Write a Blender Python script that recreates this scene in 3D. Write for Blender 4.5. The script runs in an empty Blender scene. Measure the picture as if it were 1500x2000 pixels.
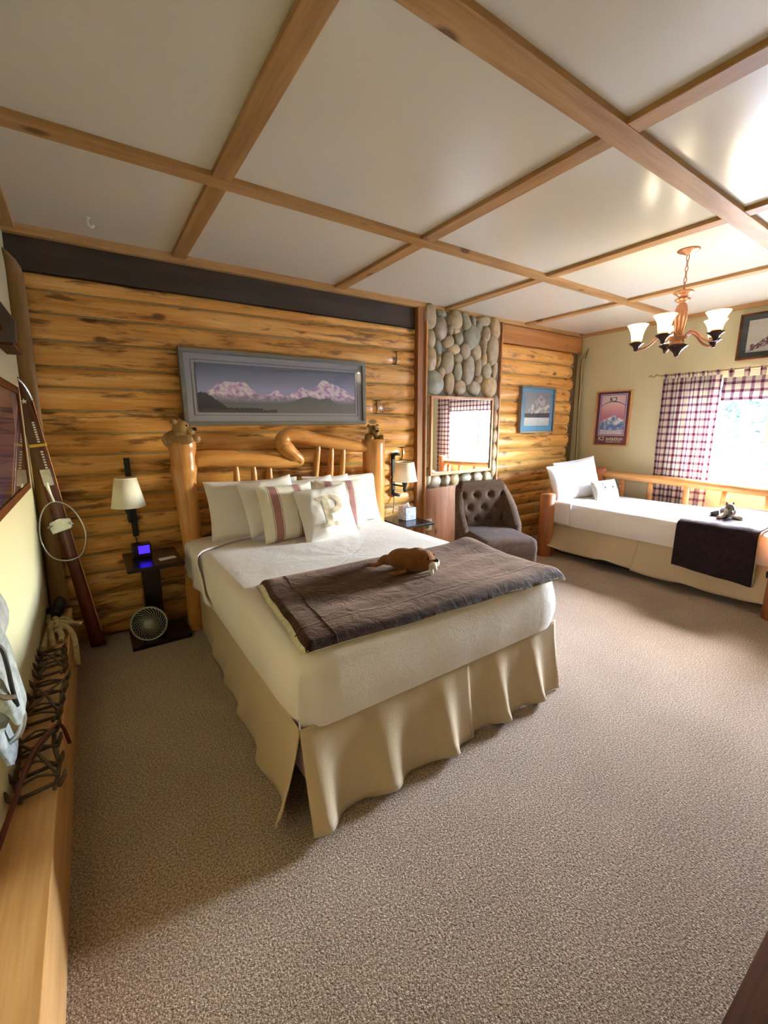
import bpy, math, random
from math import sin, cos, pi, sqrt, radians as rad
from mathutils import Vector, Matrix, noise
random.seed(7)
C = bpy.context.scene.collection
SC = bpy.context.scene
# ------------------------------------------------------------------ camera
CAMP = Vector((0.440, -3.397, 1.452)); FPX = 834.49
CR = Matrix(((0.8251007, 0.1196064, -0.5521803), (-0.5649280, 0.1606842, -0.8093436), (-0.0080760, 0.9797321, 0.2001496)))
cd = bpy.data.cameras.new('camera'); cam = bpy.data.objects.new('camera', cd); C.objects.link(cam)
cd.sensor_fit = 'VERTICAL'; cd.sensor_height = 36; cd.lens = FPX / 2000 * 36; cd.clip_start = 0.02; cd.clip_end = 200
cam.matrix_world = Matrix.Translation(CAMP) @ CR.to_4x4()
SC.camera = cam
def ray(u, v): return CR @ Vector(((u - 750) / FPX, -(v - 1000) / FPX, -1))
def atx(u, v, x): r = ray(u, v); return CAMP + r * ((x - CAMP.x) / r.x)
def aty(u, v, y): r = ray(u, v); return CAMP + r * ((y - CAMP.y) / r.y)
def atz(u, v, z): r = ray(u, v); return CAMP + r * ((z - CAMP.z) / r.z)
# ------------------------------------------------------------------ world, sun, exposure
w = bpy.data.worlds.new('sky'); SC.world = w; w.use_nodes = True
nt = w.node_tree; bg = nt.nodes['Background']
sky = nt.nodes.new('ShaderNodeTexSky'); sky.sky_type = 'NISHITA'; sky.sun_disc = False
sky.sun_elevation = rad(52); sky.sun_rotation = rad(80); sky.dust_density = 2.0
nt.links.new(sky.outputs[0], bg.inputs[0]); bg.inputs[1].default_value = 21.5
sd = bpy.data.lights.new('sun', 'SUN'); sd.energy = 14; sd.angle = rad(1.0); sd.color = (1, .95, .86)
sun = bpy.data.objects.new('sun', sd); C.objects.link(sun)
sun.rotation_euler = Vector((-0.24, 0.62, -1.0)).to_track_quat('-Z', 'Y').to_euler()
SC.view_settings.view_transform = 'Standard'; SC.view_settings.look = 'None'
SC.view_settings.gamma = 1; SC.view_settings.use_curve_mapping = False
SC.view_settings.exposure = 1.06
SC.cycles.use_denoising = True
try: SC.cycles.denoiser = 'OPENIMAGEDENOISE'
except Exception: pass
SC.cycles.max_bounces = 10; SC.cycles.diffuse_bounces = 6; SC.cycles.glossy_bounces = 4
SC.cycles.transparent_max_bounces = 12; SC.cycles.sample_clamp_indirect = 12
SC.cycles.caustics_reflective = False; SC.cycles.caustics_refractive = False
def portal(name, y0, y1, z0, z1, x):
    l = bpy.data.lights.new(name, 'AREA'); l.shape = 'RECTANGLE'; l.size = abs(y1 - y0); l.size_y = z1 - z0; l.cycles.is_portal = True
    o = bpy.data.objects.new(name, l); C.objects.link(o); o.location = (x, (y0 + y1) / 2, (z0 + z1) / 2)
    o.rotation_euler = (rad(90), 0, rad(90)); return o
portal('window_portal', -1.2, -2.8, .82, 1.88, 5.99)
# ------------------------------------------------------------------ materials
def srgb(r, g, b):
    f = lambda c: (c / 255 / 12.92) if c / 255 <= .04045 else ((c / 255 + .055) / 1.055) ** 2.4
    return (f(r), f(g), f(b), 1)
class N:
    def __init__(s, name):
        s.m = bpy.data.materials.new(name); s.m.use_nodes = True; s.t = s.m.node_tree
        s.p = s.t.nodes['Principled BSDF']; s.out = s.t.nodes['Material Output']
    def n(s, ty, **kw):
        x = s.t.nodes.new('ShaderNode' + ty)
        for k, v in kw.items():
            if k in x.inputs: s.set(x.inputs[k], v)
            else: setattr(x, k, v)
        return x
    def set(s, i, v):
        if hasattr(v, 'is_output') or hasattr(v, 'links'): s.t.links.new(v, i)
        else: i.default_value = v
    def P(s, **kw):
        for k, v in kw.items(): s.set(s.p.inputs[k.replace('_', ' ')], v)
        return s
    def coord(s, scale=(1, 1, 1), rnd=True):
        tc = s.n('TexCoord'); mp = s.n('Mapping'); s.t.links.new(tc.outputs['Object'], mp.inputs[0]); mp.inputs['Scale'].default_value = scale
        if rnd:
            oi = s.n('ObjectInfo'); mu = s.math('MULTIPLY', oi.outputs['Random'], 53.0); s.t.links.new(mu, mp.inputs['Location'])
        return mp.outputs[0]
    def noise(s, vec, scale, detail=3, rough=.55, dist=0):
        x = s.n('TexNoise'); s.t.links.new(vec, x.inputs['Vector']); x.inputs['Scale'].default_value = scale
        x.inputs['Detail'].default_value = detail; x.inputs['Roughness'].default_value = rough; x.inputs['Distortion'].default_value = dist
        return x.outputs[0]
    def math(s, op, a, b=None, c=None):
        x = s.n('Math', operation=op)
        for i, v in enumerate((a, b, c)):
            if v is not None: s.set(x.inputs[i], v)
        return x.outputs[0]
    def ramp(s, f, pts):
        x = s.n('ValToRGB'); s.t.links.new(f, x.inputs[0]); e = x.color_ramp.elements
        while len(e) < len(pts): e.new(.5)
        for k, (p, c) in zip(e, pts): k.position = p; k.color = c if len(c) == 4 else (*c, 1)
        return x.outputs[0]
    def mix(s, f, a, b, mode='MIX'):
        x = s.n('Mix', data_type='RGBA', blend_type=mode); s.set(x.inputs[0], f); s.set(x.inputs[6], a); s.set(x.inputs[7], b); return x.outputs[2]
    def bump(s, h, strength=.3, dist=.01):
        x = s.n('Bump'); s.t.links.new(h, x.inputs['Height']); x.inputs['Strength'].default_value = strength; x.inputs['Distance'].default_value = dist
        s.t.links.new(x.outputs[0], s.p.inputs['Normal']); return s
G0, G1 = (0, 0, 0, 1), (1, 1, 1, 1)
def wood(name, lo, mid, hi, ax=0, dark=None, streak=.0, knots=.0, rough=.45, coat=0., fine=1.0, spec=.4):
    s = N(name)
    sc = [1, 1, 1]; sc[ax] = .10
    v = s.coord(tuple(sc)); big = s.noise(v, 9, 4, .6, .6); 
    sf = [1, 1, 1]; sf[ax] = .035
    g = s.noise(s.coord(tuple(sf)), 90 * fine, 3, .6)
    f = s.math('ADD', s.math('MULTIPLY', big, .7), s.math('MULTIPLY', g, .3))
    col = s.ramp(f, [(.33, lo), (.5, mid), (.66, hi)])
    dark = dark or tuple(c * .25 for c in lo[:3]) + (1,)
    if streak:
        ss = [1, 1, 1]; ss[ax] = .16
        st = s.noise(s.coord(tuple(ss)), 24, 4, .62, .3); k = s.noise(s.coord((1, 1, 1)), 2.6, 2)
        m = s.ramp(s.math('ADD', s.math('MULTIPLY', st, .75), s.math('MULTIPLY', k, .36)), [(.585, G0), (.68, G1)])
        col = s.mix(s.math('MULTIPLY', m, streak), col, dark)
    if knots:
        ks = [1, 1, 1]; ks[ax] = .5
        vo = s.n('TexVoronoi', feature='F1'); s.t.links.new(s.coord(tuple(ks)), vo.inputs['Vector']); vo.inputs['Scale'].default_value = 7
        rn = s.math('GREATER_THAN', s.math('FRACT', s.math('MULTIPLY', vo.outputs['Color'], 7.31)), .45)
        m = s.math('MULTIPLY', s.ramp(vo.outputs['Distance'], [(.11, G1), (.20, G0)]), rn)
        col = s.mix(s.math('MULTIPLY', m, knots), col, dark)
    s.P(Base_Color=col, Roughness=rough, Coat_Weight=coat, Coat_Roughness=.15, Specular_IOR_Level=spec)
    s.bump(f, .25, .004); return s.m
def plain(name, c, rough=.6, bump=None, var=.12, metal=0., **kw):
    s = N(name); v = s.coord()
    n = s.noise(v, 30, 3); a = tuple(x * (1 - var) for x in c[:3]) + (1,); b = tuple(min(1, x * (1 + var)) for x in c[:3]) + (1,)
    s.P(Base_Color=s.ramp(n, [(.3, a), (.7, b)]), Roughness=rough, Metallic=metal, **kw)
    if bump: s.bump(s.noise(s.coord(), bump[0], 4), bump[1], bump[2])
    return s.m
MT = {}
MT['log'] = wood('log_wood', srgb(182, 120, 50), srgb(218, 158, 80), srgb(238, 188, 114), 0, srgb(92, 56, 26), .8, .9, .36, .3)
MT['chink'] = plain('chinking', srgb(120, 96, 60), .85, (60, .3, .01))
MT['chinkbead'] = plain('chinking_bead', srgb(158, 134, 88), .8, (60, .3, .005), .15)
MT['beam_x'] = wood('beam_wood_x', srgb(150, 110, 62), srgb(176, 134, 82), srgb(196, 155, 102), 0, srgb(84, 52, 28), .0, .8, .5)
MT['beam_y'] = wood('beam_wood_y', srgb(150, 110, 62), srgb(176, 134, 82), srgb(196, 155, 102), 1, srgb(84, 52, 28), .0, .8, .5)
MT['board_z'] = wood('board_wood', srgb(122, 74, 32), srgb(142, 90, 44), srgb(156, 104, 56), 2, None, .0, .3, .55)
MT['board_x'] = wood('top_board_wood', srgb(150, 98, 50), srgb(170, 114, 62), srgb(184, 130, 76), 0, srgb(90, 54, 26), .0, .6, .5)
MT['panel'] = wood('knotty_panel', srgb(128, 70, 32), srgb(150, 88, 44), srgb(170, 106, 58), 2, srgb(74, 34, 14), .5, .8, .45)
MT['dark_board'] = wood('dark_board', srgb(52, 40, 30), srgb(62, 50, 40), srgb(72, 58, 46), 0, None, 0, 0, .7)
MT['post'] = wood('post_wood', srgb(176, 112, 48), srgb(200, 138, 70), srgb(218, 164, 98), 2, srgb(90, 46, 18), .25, .4, .3, .35)
MT['post_x'] = wood('rail_wood', srgb(176, 112, 48), srgb(202, 140, 70), srgb(220, 166, 98), 0, srgb(80, 42, 18), .35, .4, .3, .35)
MT['post_y'] = wood('rail_wood_y', srgb(186, 122, 62), srgb(208, 148, 84), srgb(224, 172, 112), 1, srgb(100, 56, 26), .1, .3, .4, .2)
MT['post_red'] = wood('red_post_wood', srgb(150, 84, 44), srgb(172, 104, 60), srgb(190, 124, 78), 2, srgb(90, 46, 24), .1, .3, .4, .2)
MT['ledge'] = wood('ledge_wood', srgb(182, 130, 74), srgb(200, 150, 94), srgb(216, 170, 114), 1, srgb(140, 92, 48), .0, .3, .45, .1)
MT['black'] = plain('black_wood', srgb(30, 22, 20), .25, None, .2, Specular_IOR_Level=.5)
MT['iron'] = plain('black_iron', srgb(34, 34, 38), .5, (80, .2, .004), .2, metal=.3)
MT['darkwood'] = wood('bench_wood', srgb(70, 36, 14), srgb(92, 50, 20), srgb(108, 64, 30), 0, None, .2, .2, .65, spec=.15)
MT['redski'] = wood('ski_lacquer', srgb(74, 32, 20), srgb(92, 42, 26), srgb(108, 54, 34), 2, None, .2, 0, .25, .5)
MT['tanski'] = wood('old_ski_wood', srgb(128, 92, 48), srgb(148, 110, 62), srgb(164, 126, 78), 2, None, .2, 0, .5)
MT['oliveski'] = wood('olive_ski_wood', srgb(128, 108, 62), srgb(146, 124, 76), srgb(158, 138, 90), 2, None, .1, 0, .5)
MT['steel'] = plain('steel', (.55, .55, .53, 1), .3, None, .1, metal=.9)
MT['rust'] = plain('rusty_iron', srgb(92, 76, 56), .75, (60, .4, .01), .35, metal=.3)
MT['leather'] = plain('dark_leather', srgb(84, 66, 46), .7, (50, .3, .01), .3)
MT['redstrap'] = plain('red_strap', srgb(100, 40, 26), .6)
MT['yellow'] = plain('yellow_tape', srgb(205, 165, 50), .5)
MT['paintwhite'] = plain('white_paint', srgb(225, 222, 210), .5)
MT['rope'] = plain('rope_fibre', srgb(168, 146, 104), .9, (140, .6, .01), .25)
MT['canvas'] = plain('grey_canvas', srgb(138, 144, 148), .85, (26, .5, .02), .35)
def linen(name, c, b=(160, .12, .003), rough=.9, sheen=.15):
    s = N(name); v = s.coord(rnd=False); n = s.noise(v, 5, 3)
    s.P(Base_Color=s.ramp(n, [(.3, tuple(x * .96 for x in c[:3]) + (1,)), (.7, c)]), Roughness=rough, Sheen_Weight=sheen, Specular_IOR_Level=.2)
    h = s.math('ADD', s.math('MULTIPLY', s.noise(v, b[0], 2), .2), s.math('MULTIPLY', s.noise(v, 9, 4, .6, .4), .8))
    s.bump(h, .35, .012); return s.m
MT['linen'] = linen('white_linen', srgb(222, 212, 203))
MT['pillow'] = linen('pillow_cotton', srgb(226, 220, 213))
MT['knit'] = plain('knit_wool', srgb(188, 180, 158), .95, (160, .8, .006), .08)
MT['skirt'] = linen('khaki_cotton', srgb(190, 168, 134))
MT['sherpa'] = plain('cream_sherpa', srgb(214, 204, 170), .95, (200, .8, .006))
MT['chair'] = plain('grey_brown_tweed', srgb(80, 58, 42), .9, (240, .5, .004), .18, Sheen_Weight=.05, Specular_IOR_Level=.15)
MT['chairdark'] = plain('tuft_button', srgb(62, 52, 45), .9)
MT['lampshade'] = plain('cream_lampshade', srgb(236, 228, 206), .85, (200, .15, .002), .04)
MT['tissue'] = plain('tissue_paper', srgb(245, 243, 240), .9)
MT['plastic'] = plain('cream_plastic', srgb(226, 216, 186), .45, None, .03)
MT['green'] = plain('green_label', srgb(120, 140, 80), .5)
MT['toy_brown'] = plain('brown_plush', srgb(134, 80, 34), .95, (170, .9, .008), .2, Sheen_Weight=.08)
MT['toy_white'] = plain('white_plush', srgb(228, 220, 206), .95, (170, .9, .008), .08, Sheen_Weight=.4)
MT['toy_grey'] = plain('grey_plush', srgb(128, 124, 122), .95, (170, .9, .008), .15, Sheen_Weight=.4)
MT['toy_dark'] = plain('dark_plastic', srgb(28, 22, 20), .2)
MT['bear'] = wood('carved_bear_wood', srgb(132, 100, 56), srgb(162, 130, 82), srgb(190, 160, 108), 2, srgb(96, 66, 32), .3, 0, .5)
MT['copper'] = plain('copper_bronze', srgb(176, 122, 92), .35, None, .1, metal=.55)
MT['bronze'] = plain('dark_bronze', srgb(70, 54, 48), .28, None, .15, metal=.8)
MT['greyframe'] = wood('grey_frame_wood', srgb(106, 104, 98), srgb(120, 118, 112), srgb(134, 132, 126), 0, None, 0, 0, .5)
MT['greymat'] = plain('grey_mat_board', srgb(182, 182, 192), .9, None, .03)
MT['bluemat'] = plain('blue_mat_board', srgb(104, 160, 198), .9, None, .03)
MT['plum'] = plain('plum_print', srgb(100, 46, 66), .7, None, .04)
MT['greenmat'] = plain('dark_green_mat', srgb(54, 64, 66), .8, None, .05)
MT['darkline'] = plain('mat_line', srgb(60, 60, 66), .9)
MT['orangeframe'] = wood('orange_frame_wood', srgb(160, 104, 56), srgb(182, 124, 74), srgb(200, 146, 96), 2, None, 0, 0, .4)
MT['mortar'] = plain('mortar', srgb(138, 128, 112), .95, (70, .5, .01), .15)
MT['leafgreen'] = plain('tree_leaf', srgb(36, 54, 50), .7, None, .45)
MT['bark'] = plain('bark', srgb(96, 80, 64), .9, (20, .6, .03))
MT['gravel'] = plain('pale_gravel', srgb(128, 132, 132), .95, (20, .4, .02), .12)
MT['white'] = plain('white_trim', srgb(232, 228, 218), .5, None, .02)
MT['gold'] = plain('brushed_gold', srgb(178, 150, 96), .35, None, .1, metal=.5)
# walls, ceiling, carpet
s = N('cream_wall_paint'); v = s.coord(rnd=False)
s.P(Base_Color=s.ramp(s.noise(v, 1.6, 3), [(.3, srgb(194, 185, 146)), (.7, srgb(201, 192, 154))]), Roughness=.7)
s.bump(s.noise(v, 28, 4), .15, .01); MT['cream'] = s.m
s = N('ceiling_paint'); v = s.coord(rnd=False); vs = s.coord((.5, 1.6, 1), rnd=False)
s.P(Base_Color=s.ramp(s.noise(v, .8, 2), [(.3, srgb(222, 218, 203)), (.7, srgb(228, 224, 210))]), Roughness=.23, Specular_IOR_Level=.34)
s.bump(s.math('ADD', s.math('MULTIPLY', s.noise(vs, 12, 4), .7), s.math('MULTIPLY', s.noise(v, 60, 2), .3)), .12, .006); MT['ceil'] = s.m
s = N('carpet_pile'); v = s.coord(rnd=False)
vo = s.n('TexVoronoi', feature='F1'); s.t.links.new(s.coord((1, 1.6, 1), rnd=False), vo.inputs['Vector']); vo.inputs['Scale'].default_value = 190
f = s.math('ADD', s.math('MULTIPLY', s.noise(v, 150, 4, .75), .93), s.math('MULTIPLY', s.noise(v, 2.2, 3), .07))
s.P(Base_Color=s.ramp(f, [(.36, srgb(84, 66, 52)), (.5, srgb(156, 133, 111)), (.64, srgb(214, 194, 170))]), Roughness=.95, Sheen_Weight=.25, Specular_IOR_Level=.1)
s.bump(s.math('ADD', s.math('MULTIPLY', vo.outputs['Distance'], -.6), s.math('MULTIPLY', s.noise(v, 130, 3, .7), 1.0)), .55, .012); MT['carpet'] = s.m
# plush blanket: brown, brushed nap
s = N('brown_plush_blanket'); v = s.coord(rnd=False)
s.P(Base_Color=s.ramp(s.noise(v, 7, 4, .6, .8), [(.35, srgb(34, 20, 16)), (.65, srgb(56, 36, 28))]), Roughness=.75, Sheen_Weight=.6, Sheen_Roughness=.4, Sheen_Tint=srgb(206, 170, 150), Specular_IOR_Level=.1)
s.bump(s.math('ADD', s.noise(v, 14, 4, .6, 1.0), s.math('MULTIPLY', s.noise(v, 240, 2), .25)), .5, .02); MT['plush'] = s.m
MT['plushdark'] = plain('dark_plush', srgb(44, 34, 36), .9, (60, .4, .01), .2, Sheen_Weight=.05, Sheen_Roughness=.4, Specular_IOR_Level=.04)
# mirror, glass
s = N('mirror_silver'); s.P(Base_Color=(.9, .9, .88, 1), Metallic=1.0, Roughness=.01); MT['mirror'] = s.m
def glassy(name, tint, refl=.0):
    s = N(name); s.t.nodes.remove(s.p)
    tr = s.n('BsdfTransparent'); tr.inputs[0].default_value = tint; gl = s.n('BsdfGlossy'); gl.inputs['Roughness'].default_value = .01
    fr = s.n('Fresnel'); fr.inputs[0].default_value = 1.45; mx = s.n('MixShader')
    ge = s.n('NewGeometry'); s.t.links.new(s.math('MULTIPLY', s.math('ADD', fr.outputs[0], refl), s.math('SUBTRACT', 1.0, ge.outputs['Backfacing'])), mx.inputs[0]); s.t.links.new(tr.outputs[0], mx.inputs[1]); s.t.links.new(gl.outputs[0], mx.inputs[2])
    s.t.links.new(mx.outputs[0], s.out.inputs[0]); return s.m
MT['glass'] = glassy('clear_glass', (.97, .98, .98, 1)); MT['artglass'] = glassy('picture_glass', (.96, .96, .96, 1), .03)
def emis(name, c, st):
    s = N(name); s.P(Base_Color=c, Emission_Color=c, Emission_Strength=st); return s.m
MT['bulb'] = emis('bulb_glow', (1, .88, .7, 1), 10); MT['clockface'] = emis('blue_display', (.03, .01, 1, 1), 1.6)
s = N('alabaster_shade'); s.t.nodes.remove(s.p); d = s.n('BsdfDiffuse'); t = s.n('BsdfTranslucent'); d.inputs[0].default_value = (.92, .90, .82, 1); t.inputs[0].default_value = (.96, .92, .80, 1)
mx = s.n('MixShader'); mx.inputs[0].default_value = .6; s.t.links.new(d.outputs[0], mx.inputs[1]); s.t.links.new(t.outputs[0], mx.inputs[2]); s.t.links.new(mx.outputs[0], s.out.inputs[0]); MT['shadeglass'] = s.m
# river stones and leaves take their tint from each piece
s = N('river_stone'); oi = s.n('ObjectInfo'); v = s.coord()
base = s.ramp(oi.outputs['Random'], [(0, srgb(176, 156, 124)), (.2, srgb(160, 148, 128)), (.4, srgb(186, 160, 120)), (.55, srgb(138, 140, 126)), (.7, srgb(168, 152, 134)), (.85, srgb(126, 132, 122)), (1, srgb(182, 166, 140))])
s.P(Base_Color=s.mix(.5, base, s.ramp(s.noise(v, 14, 5, .65), [(.3, (.25, .22, .18, 1)), (.7, (.75, .7, .6, 1))]), 'OVERLAY'), Roughness=.5); s.bump(s.noise(v, 40, 4), .15, .004); MT['stone'] = s.m
# plaid cloth from the cloth's own metres (UV), light comes through it
s = N('plaid_curtain'); s.t.nodes.remove(s.p); uv = s.n('UVMap'); sp = s.n('SeparateXYZ'); s.t.links.new(uv.outputs[0], sp.inputs[0])
def band(a, per, wd, off=0.): return s.math('LESS_THAN', s.math('FRACT', s.math('ADD', s.math('DIVIDE', a, per), off)), wd)
hu, hv = band(sp.outputs[0], .076, .36), band(sp.outputs[1], .078, .34)
both = s.math('ADD', hu, hv)
col = s.ramp(s.math('MULTIPLY', both, .5), [(0, srgb(184, 175, 152)), (.5, srgb(126, 98, 108)), (1, srgb(76, 34, 48))])
d = s.n('BsdfDiffuse'); t = s.n('BsdfTranslucent'); s.t.links.new(col, d.inputs[0]); s.t.links.new(col, t.inputs[0]); mx = s.n('MixShader'); mx.inputs[0].default_value = .03
s.t.links.new(d.outputs[0], mx.inputs[1]); s.t.links.new(t.outputs[0], mx.inputs[2]); s.t.links.new(mx.outputs[0], s.out.inputs[0]); MT['plaid'] = s.m
# striped ticking pillow from UV 0..1
s = N('striped_pillow_cloth'); uv = s.n('UVMap'); sp = s.n('SeparateXYZ'); s.t.links.new(uv.outputs[0], sp.inputs[0]); U = sp.outputs[0]
fr = s.math('ABSOLUTE', s.math('SUBTRACT', s.math('FRACT', s.math('ADD', s.math('MULTIPLY', U, 2.35), -.06)), .5))
red = s.math('LESS_THAN', fr, .15); edge = s.math('MULTIPLY', s.math('GREATER_THAN', fr, .18), s.math('LESS_THAN', fr, .20))
thin = s.math('LESS_THAN', s.math('FRACT', s.math('MULTIPLY', U, 60)), .22)
c0 = s.mix(red, srgb(230, 222, 204), s.mix(thin, srgb(150, 88, 86), srgb(206, 174, 164)))
s.P(Base_Color=s.mix(edge, c0, srgb(104, 98, 84)), Roughness=.9, Sheen_Weight=.15); s.bump(s.noise(s.coord(rnd=False), 9, 4), .3, .012); MT['stripe'] = s.m
s = N('tissue_box_print'); v = s.coord(rnd=False)
s.P(Base_Color=s.ramp(s.noise(v, 70, 4, .7), [(.4, srgb(120, 124, 140)), (.55, srgb(190, 194, 204)), (.7, srgb(226, 228, 232))]), Roughness=.6); MT['tissuebox'] = s.m
s = N('printed_art'); at = s.n('Attribute', attribute_name='col'); s.P(Base_Color=at.outputs['Color'], Roughness=.6); MT['art'] = s.m
# ------------------------------------------------------------------ mesh helpers
class MB:
    def __init__(s): s.v = []; s.f = []; s.uv = {}; s.col = None
    def add(s, vs, fs):
        o = len(s.v); s.v += [tuple(v) for v in vs]; s.f += [tuple(o + i for i in f) for f in fs]; return s
    def box(s, x0, x1, y0, y1, z0, z1):
        x0, x1 = sorted((x0, x1)); y0, y1 = sorted((y0, y1)); z0, z1 = sorted((z0, z1))
        return s.add([(x0, y0, z0), (x1, y0, z0), (x1, y1, z0), (x0, y1, z0), (x0, y0, z1), (x1, y0, z1), (x1, y1, z1), (x0, y1, z1)],
                     [(0, 3, 2, 1), (4, 5, 6, 7), (0, 1, 5, 4), (1, 2, 6, 5), (2, 3, 7, 6), (3, 0, 4, 7)])
    def tube(s, pts, r, n=12, closed=False, smooth_path=0, flat=1.0):
        pts = [Vector(p) for p in pts]; R = list(r) if hasattr(r, '__len__') else [r] * len(pts)
        if smooth_path: pts, R = catmull(pts, R, smooth_path, closed)
        k = len(pts); vs, fs = [], []; up = None
        for i, p in enumerate(pts):
            a = pts[(i + 1) % k] if (closed or i < k - 1) else p; b = pts[i - 1] if (closed or i > 0) else p
            t = (a - b).normalized()
            if up is None: up = Vector((0, 0, 1)) if abs(t.z) < .9 else Vector((0, 1, 0))
            sx = t.cross(up).normalized(); up = sx.cross(t).normalized()
            for j in range(n):
                an = 2 * pi * j / n; vs.append(p + (sx * cos(an) + up * sin(an) * flat) * R[i])
        for i in range(k if closed else k - 1):
            for j in range(n):
                i2 = (i + 1) % k; fs.append((i * n + j, i * n + (j + 1) % n, i2 * n + (j + 1) % n, i2 * n + j))
        if not closed: fs += [tuple(range(n))[::-1], tuple((k - 1) * n + j for j in range(n))]
        return s.add(vs, fs)
    def lathe(s, prof, c=(0, 0, 0), n=24, cap=True):
        c = Vector(c); vs, fs = [], []
        for r, z in prof:
            for j in range(n): vs.append(c + Vector((r * cos(2 * pi * j / n), r * sin(2 * pi * j / n), z)))
        for i in range(len(prof) - 1):
            for j in range(n): fs.append((i * n + j, i * n + (j + 1) % n, (i + 1) * n + (j + 1) % n, (i + 1) * n + j))
        if cap: fs += [tuple(range(n))[::-1], tuple((len(prof) - 1) * n + j for j in range(n))]
        return s.add(vs, fs)
    def grid(s, nu, nv, fn, uvf=None, flip=False):
        o = len(s.v)
        for i in range(nu + 1):
            for j in range(nv + 1):
                s.v.append(tuple(fn(i / nu, j / nv)))
                if uvf: s.uv[len(s.v) - 1] = uvf(i / nu, j / nv)
        for i in range(nu):
            for j in range(nv):
                a = o + i * (nv + 1) + j; q = (a, a + nv + 1, a + nv + 2, a + 1); s.f.append(q[::-1] if flip else q)
        return s
    def ball(s, c, r, n=14, m=10, rot=None):
        c = Vector(c); r = Vector(r) if hasattr(r, '__len__') else Vector((r, r, r)); vs, fs = [], []
        for i in range(m + 1):
            for j in range(n):
                th = pi * i / m; ph = 2 * pi * j / n; p = Vector((r.x * sin(th) * cos(ph), r.y * sin(th) * sin(ph), r.z * cos(th)))
                vs.append(c + (rot @ p if rot else p))
        for i in range(m):
            for j in range(n): fs.append((i * n + j, (i + 1) * n + j, (i + 1) * n + (j + 1) % n, i * n + (j + 1) % n))
        return s.add(vs, fs)
    def prism(s, poly, axis, a, b):
        n = len(poly); mk = {'x': lambda p, t: (t, p[0], p[1]), 'y': lambda p, t: (p[0], t, p[1]), 'z': lambda p, t: (p[0], p[1], t)}[axis]
        return s.add([mk(p, a) for p in poly] + [mk(p, b) for p in poly], [tuple(range(n))[::-1], tuple(range(n, 2 * n))] + [(i, (i + 1) % n, n + (i + 1) % n, n + i) for i in range(n)])
def catmull(P, R, k, closed):
    n = len(P); o, r = [], []
    for i in range(n if closed else n - 1):
        if closed: a, b, c, d = P[i - 1], P[i], P[(i + 1) % n], P[(i + 2) % n]; r0, r1 = R[i], R[(i + 1) % n]
        else: a, b, c, d = P[max(i - 1, 0)], P[i], P[i + 1], P[min(i + 2, n - 1)]; r0, r1 = R[i], R[i + 1]
        for q in range(k):
            t = q / k; o.append(.5 * ((2 * b) + (c - a) * t + (2 * a - 5 * b + 4 * c - d) * t * t + (3 * b - a - 3 * c + d) * t ** 3)); r.append(r0 + (r1 - r0) * (t * t * (3 - 2 * t)))
    if not closed: o.append(P[-1]); r.append(R[-1])
    return o, r
def root_of(o):
    while o.parent: o = o.parent
    return o
def obj(name, mb, m, parent=None, smooth=True, bevel=0, world=True, solid=0, subd=0, autosm=None):
    me = bpy.data.meshes.new(name); vs = mb.v
    if parent is not None and world:
        off = root_of(parent).location
        vs = [(x - off.x, y - off.y, z - off.z) for x, y, z in vs]
    me.from_pydata(vs, [], mb.f); me.update()
    if mb.uv:
        l = me.uv_layers.new(name='UVMap'); li = [0] * len(me.loops); me.loops.foreach_get('vertex_index', li)
        l.data.foreach_set('uv', [c for i in li for c in mb.uv.get(i, (0, 0))])
    if mb.col:
        at = me.attributes.new('col', 'FLOAT_COLOR', 'POINT'); at.data.foreach_set('color', [c for q in mb.col for c in q])
    me.materials.append(MT[m] if isinstance(m, str) else m)
    if smooth: me.polygons.foreach_set('use_smooth', [True] * len(me.polygons))
    o = bpy.data.objects.new(name, me); C.objects.link(o)
    if parent is not None: o.parent = parent
    if solid: md = o.modifiers.new('solid', 'SOLIDIFY'); md.thickness = solid; md.offset = 0
    if bevel: md = o.modifiers.new('bevel', 'BEVEL'); md.width = bevel; md.segments = 2; md.limit_method = 'ANGLE'
    if subd: md = o.modifiers.new('subd', 'SUBSURF'); md.levels = subd; md.render_levels = subd
    return o
def flat(name, mb, m, parent=None, bevel=0, **k): return obj(name, mb, m, parent, False, bevel, **k)
def tag(o, label, cat, group=None, kind=None):
    if label: o['label'] = label
    if cat: o['category'] = cat
    if group: o['group'] = group
    if kind: o['kind'] = kind
    return o
def thing(name, label, cat, loc=(0, 0, 0), rz=0, group=None):
    o = bpy.data.objects.new(name, None); C.objects.link(o); o.location = loc; o.rotation_euler = (0, 0, rz); o.empty_display_size = .1
    return tag(o, label, cat, group)
def struct(name, mb, m, smooth=False, **k): return tag(obj(name, mb, m, None, smooth, **k), None, None, None, 'structure')
def copy_tree(o, parent=None):
    c = o.copy(); C.objects.link(c)
    if parent: c.parent = parent
    for ch in list(o.children): copy_tree(ch, c)
    return c
def fuse(mb, vox, smooth_it=4):
    me = bpy.data.meshes.new('t'); me.from_pydata(mb.v, [], mb.f); o = bpy.data.objects.new('t', me); C.objects.link(o)
    md = o.modifiers.new('r', 'REMESH'); md.mode = 'VOXEL'; md.voxel_size = vox
    ms = o.modifiers.new('s', 'SMOOTH'); ms.iterations = smooth_it; ms.factor = .5
    ev = o.evaluated_get(bpy.context.evaluated_depsgraph_get()); e = ev.to_mesh(); r = MB(); r.v = [tuple(x.co) for x in e.vertices]; r.f = [tuple(p.vertices) for p in e.polygons]
    ev.to_mesh_clear(); bpy.data.objects.remove(o); bpy.data.meshes.remove(me); return r
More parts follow.
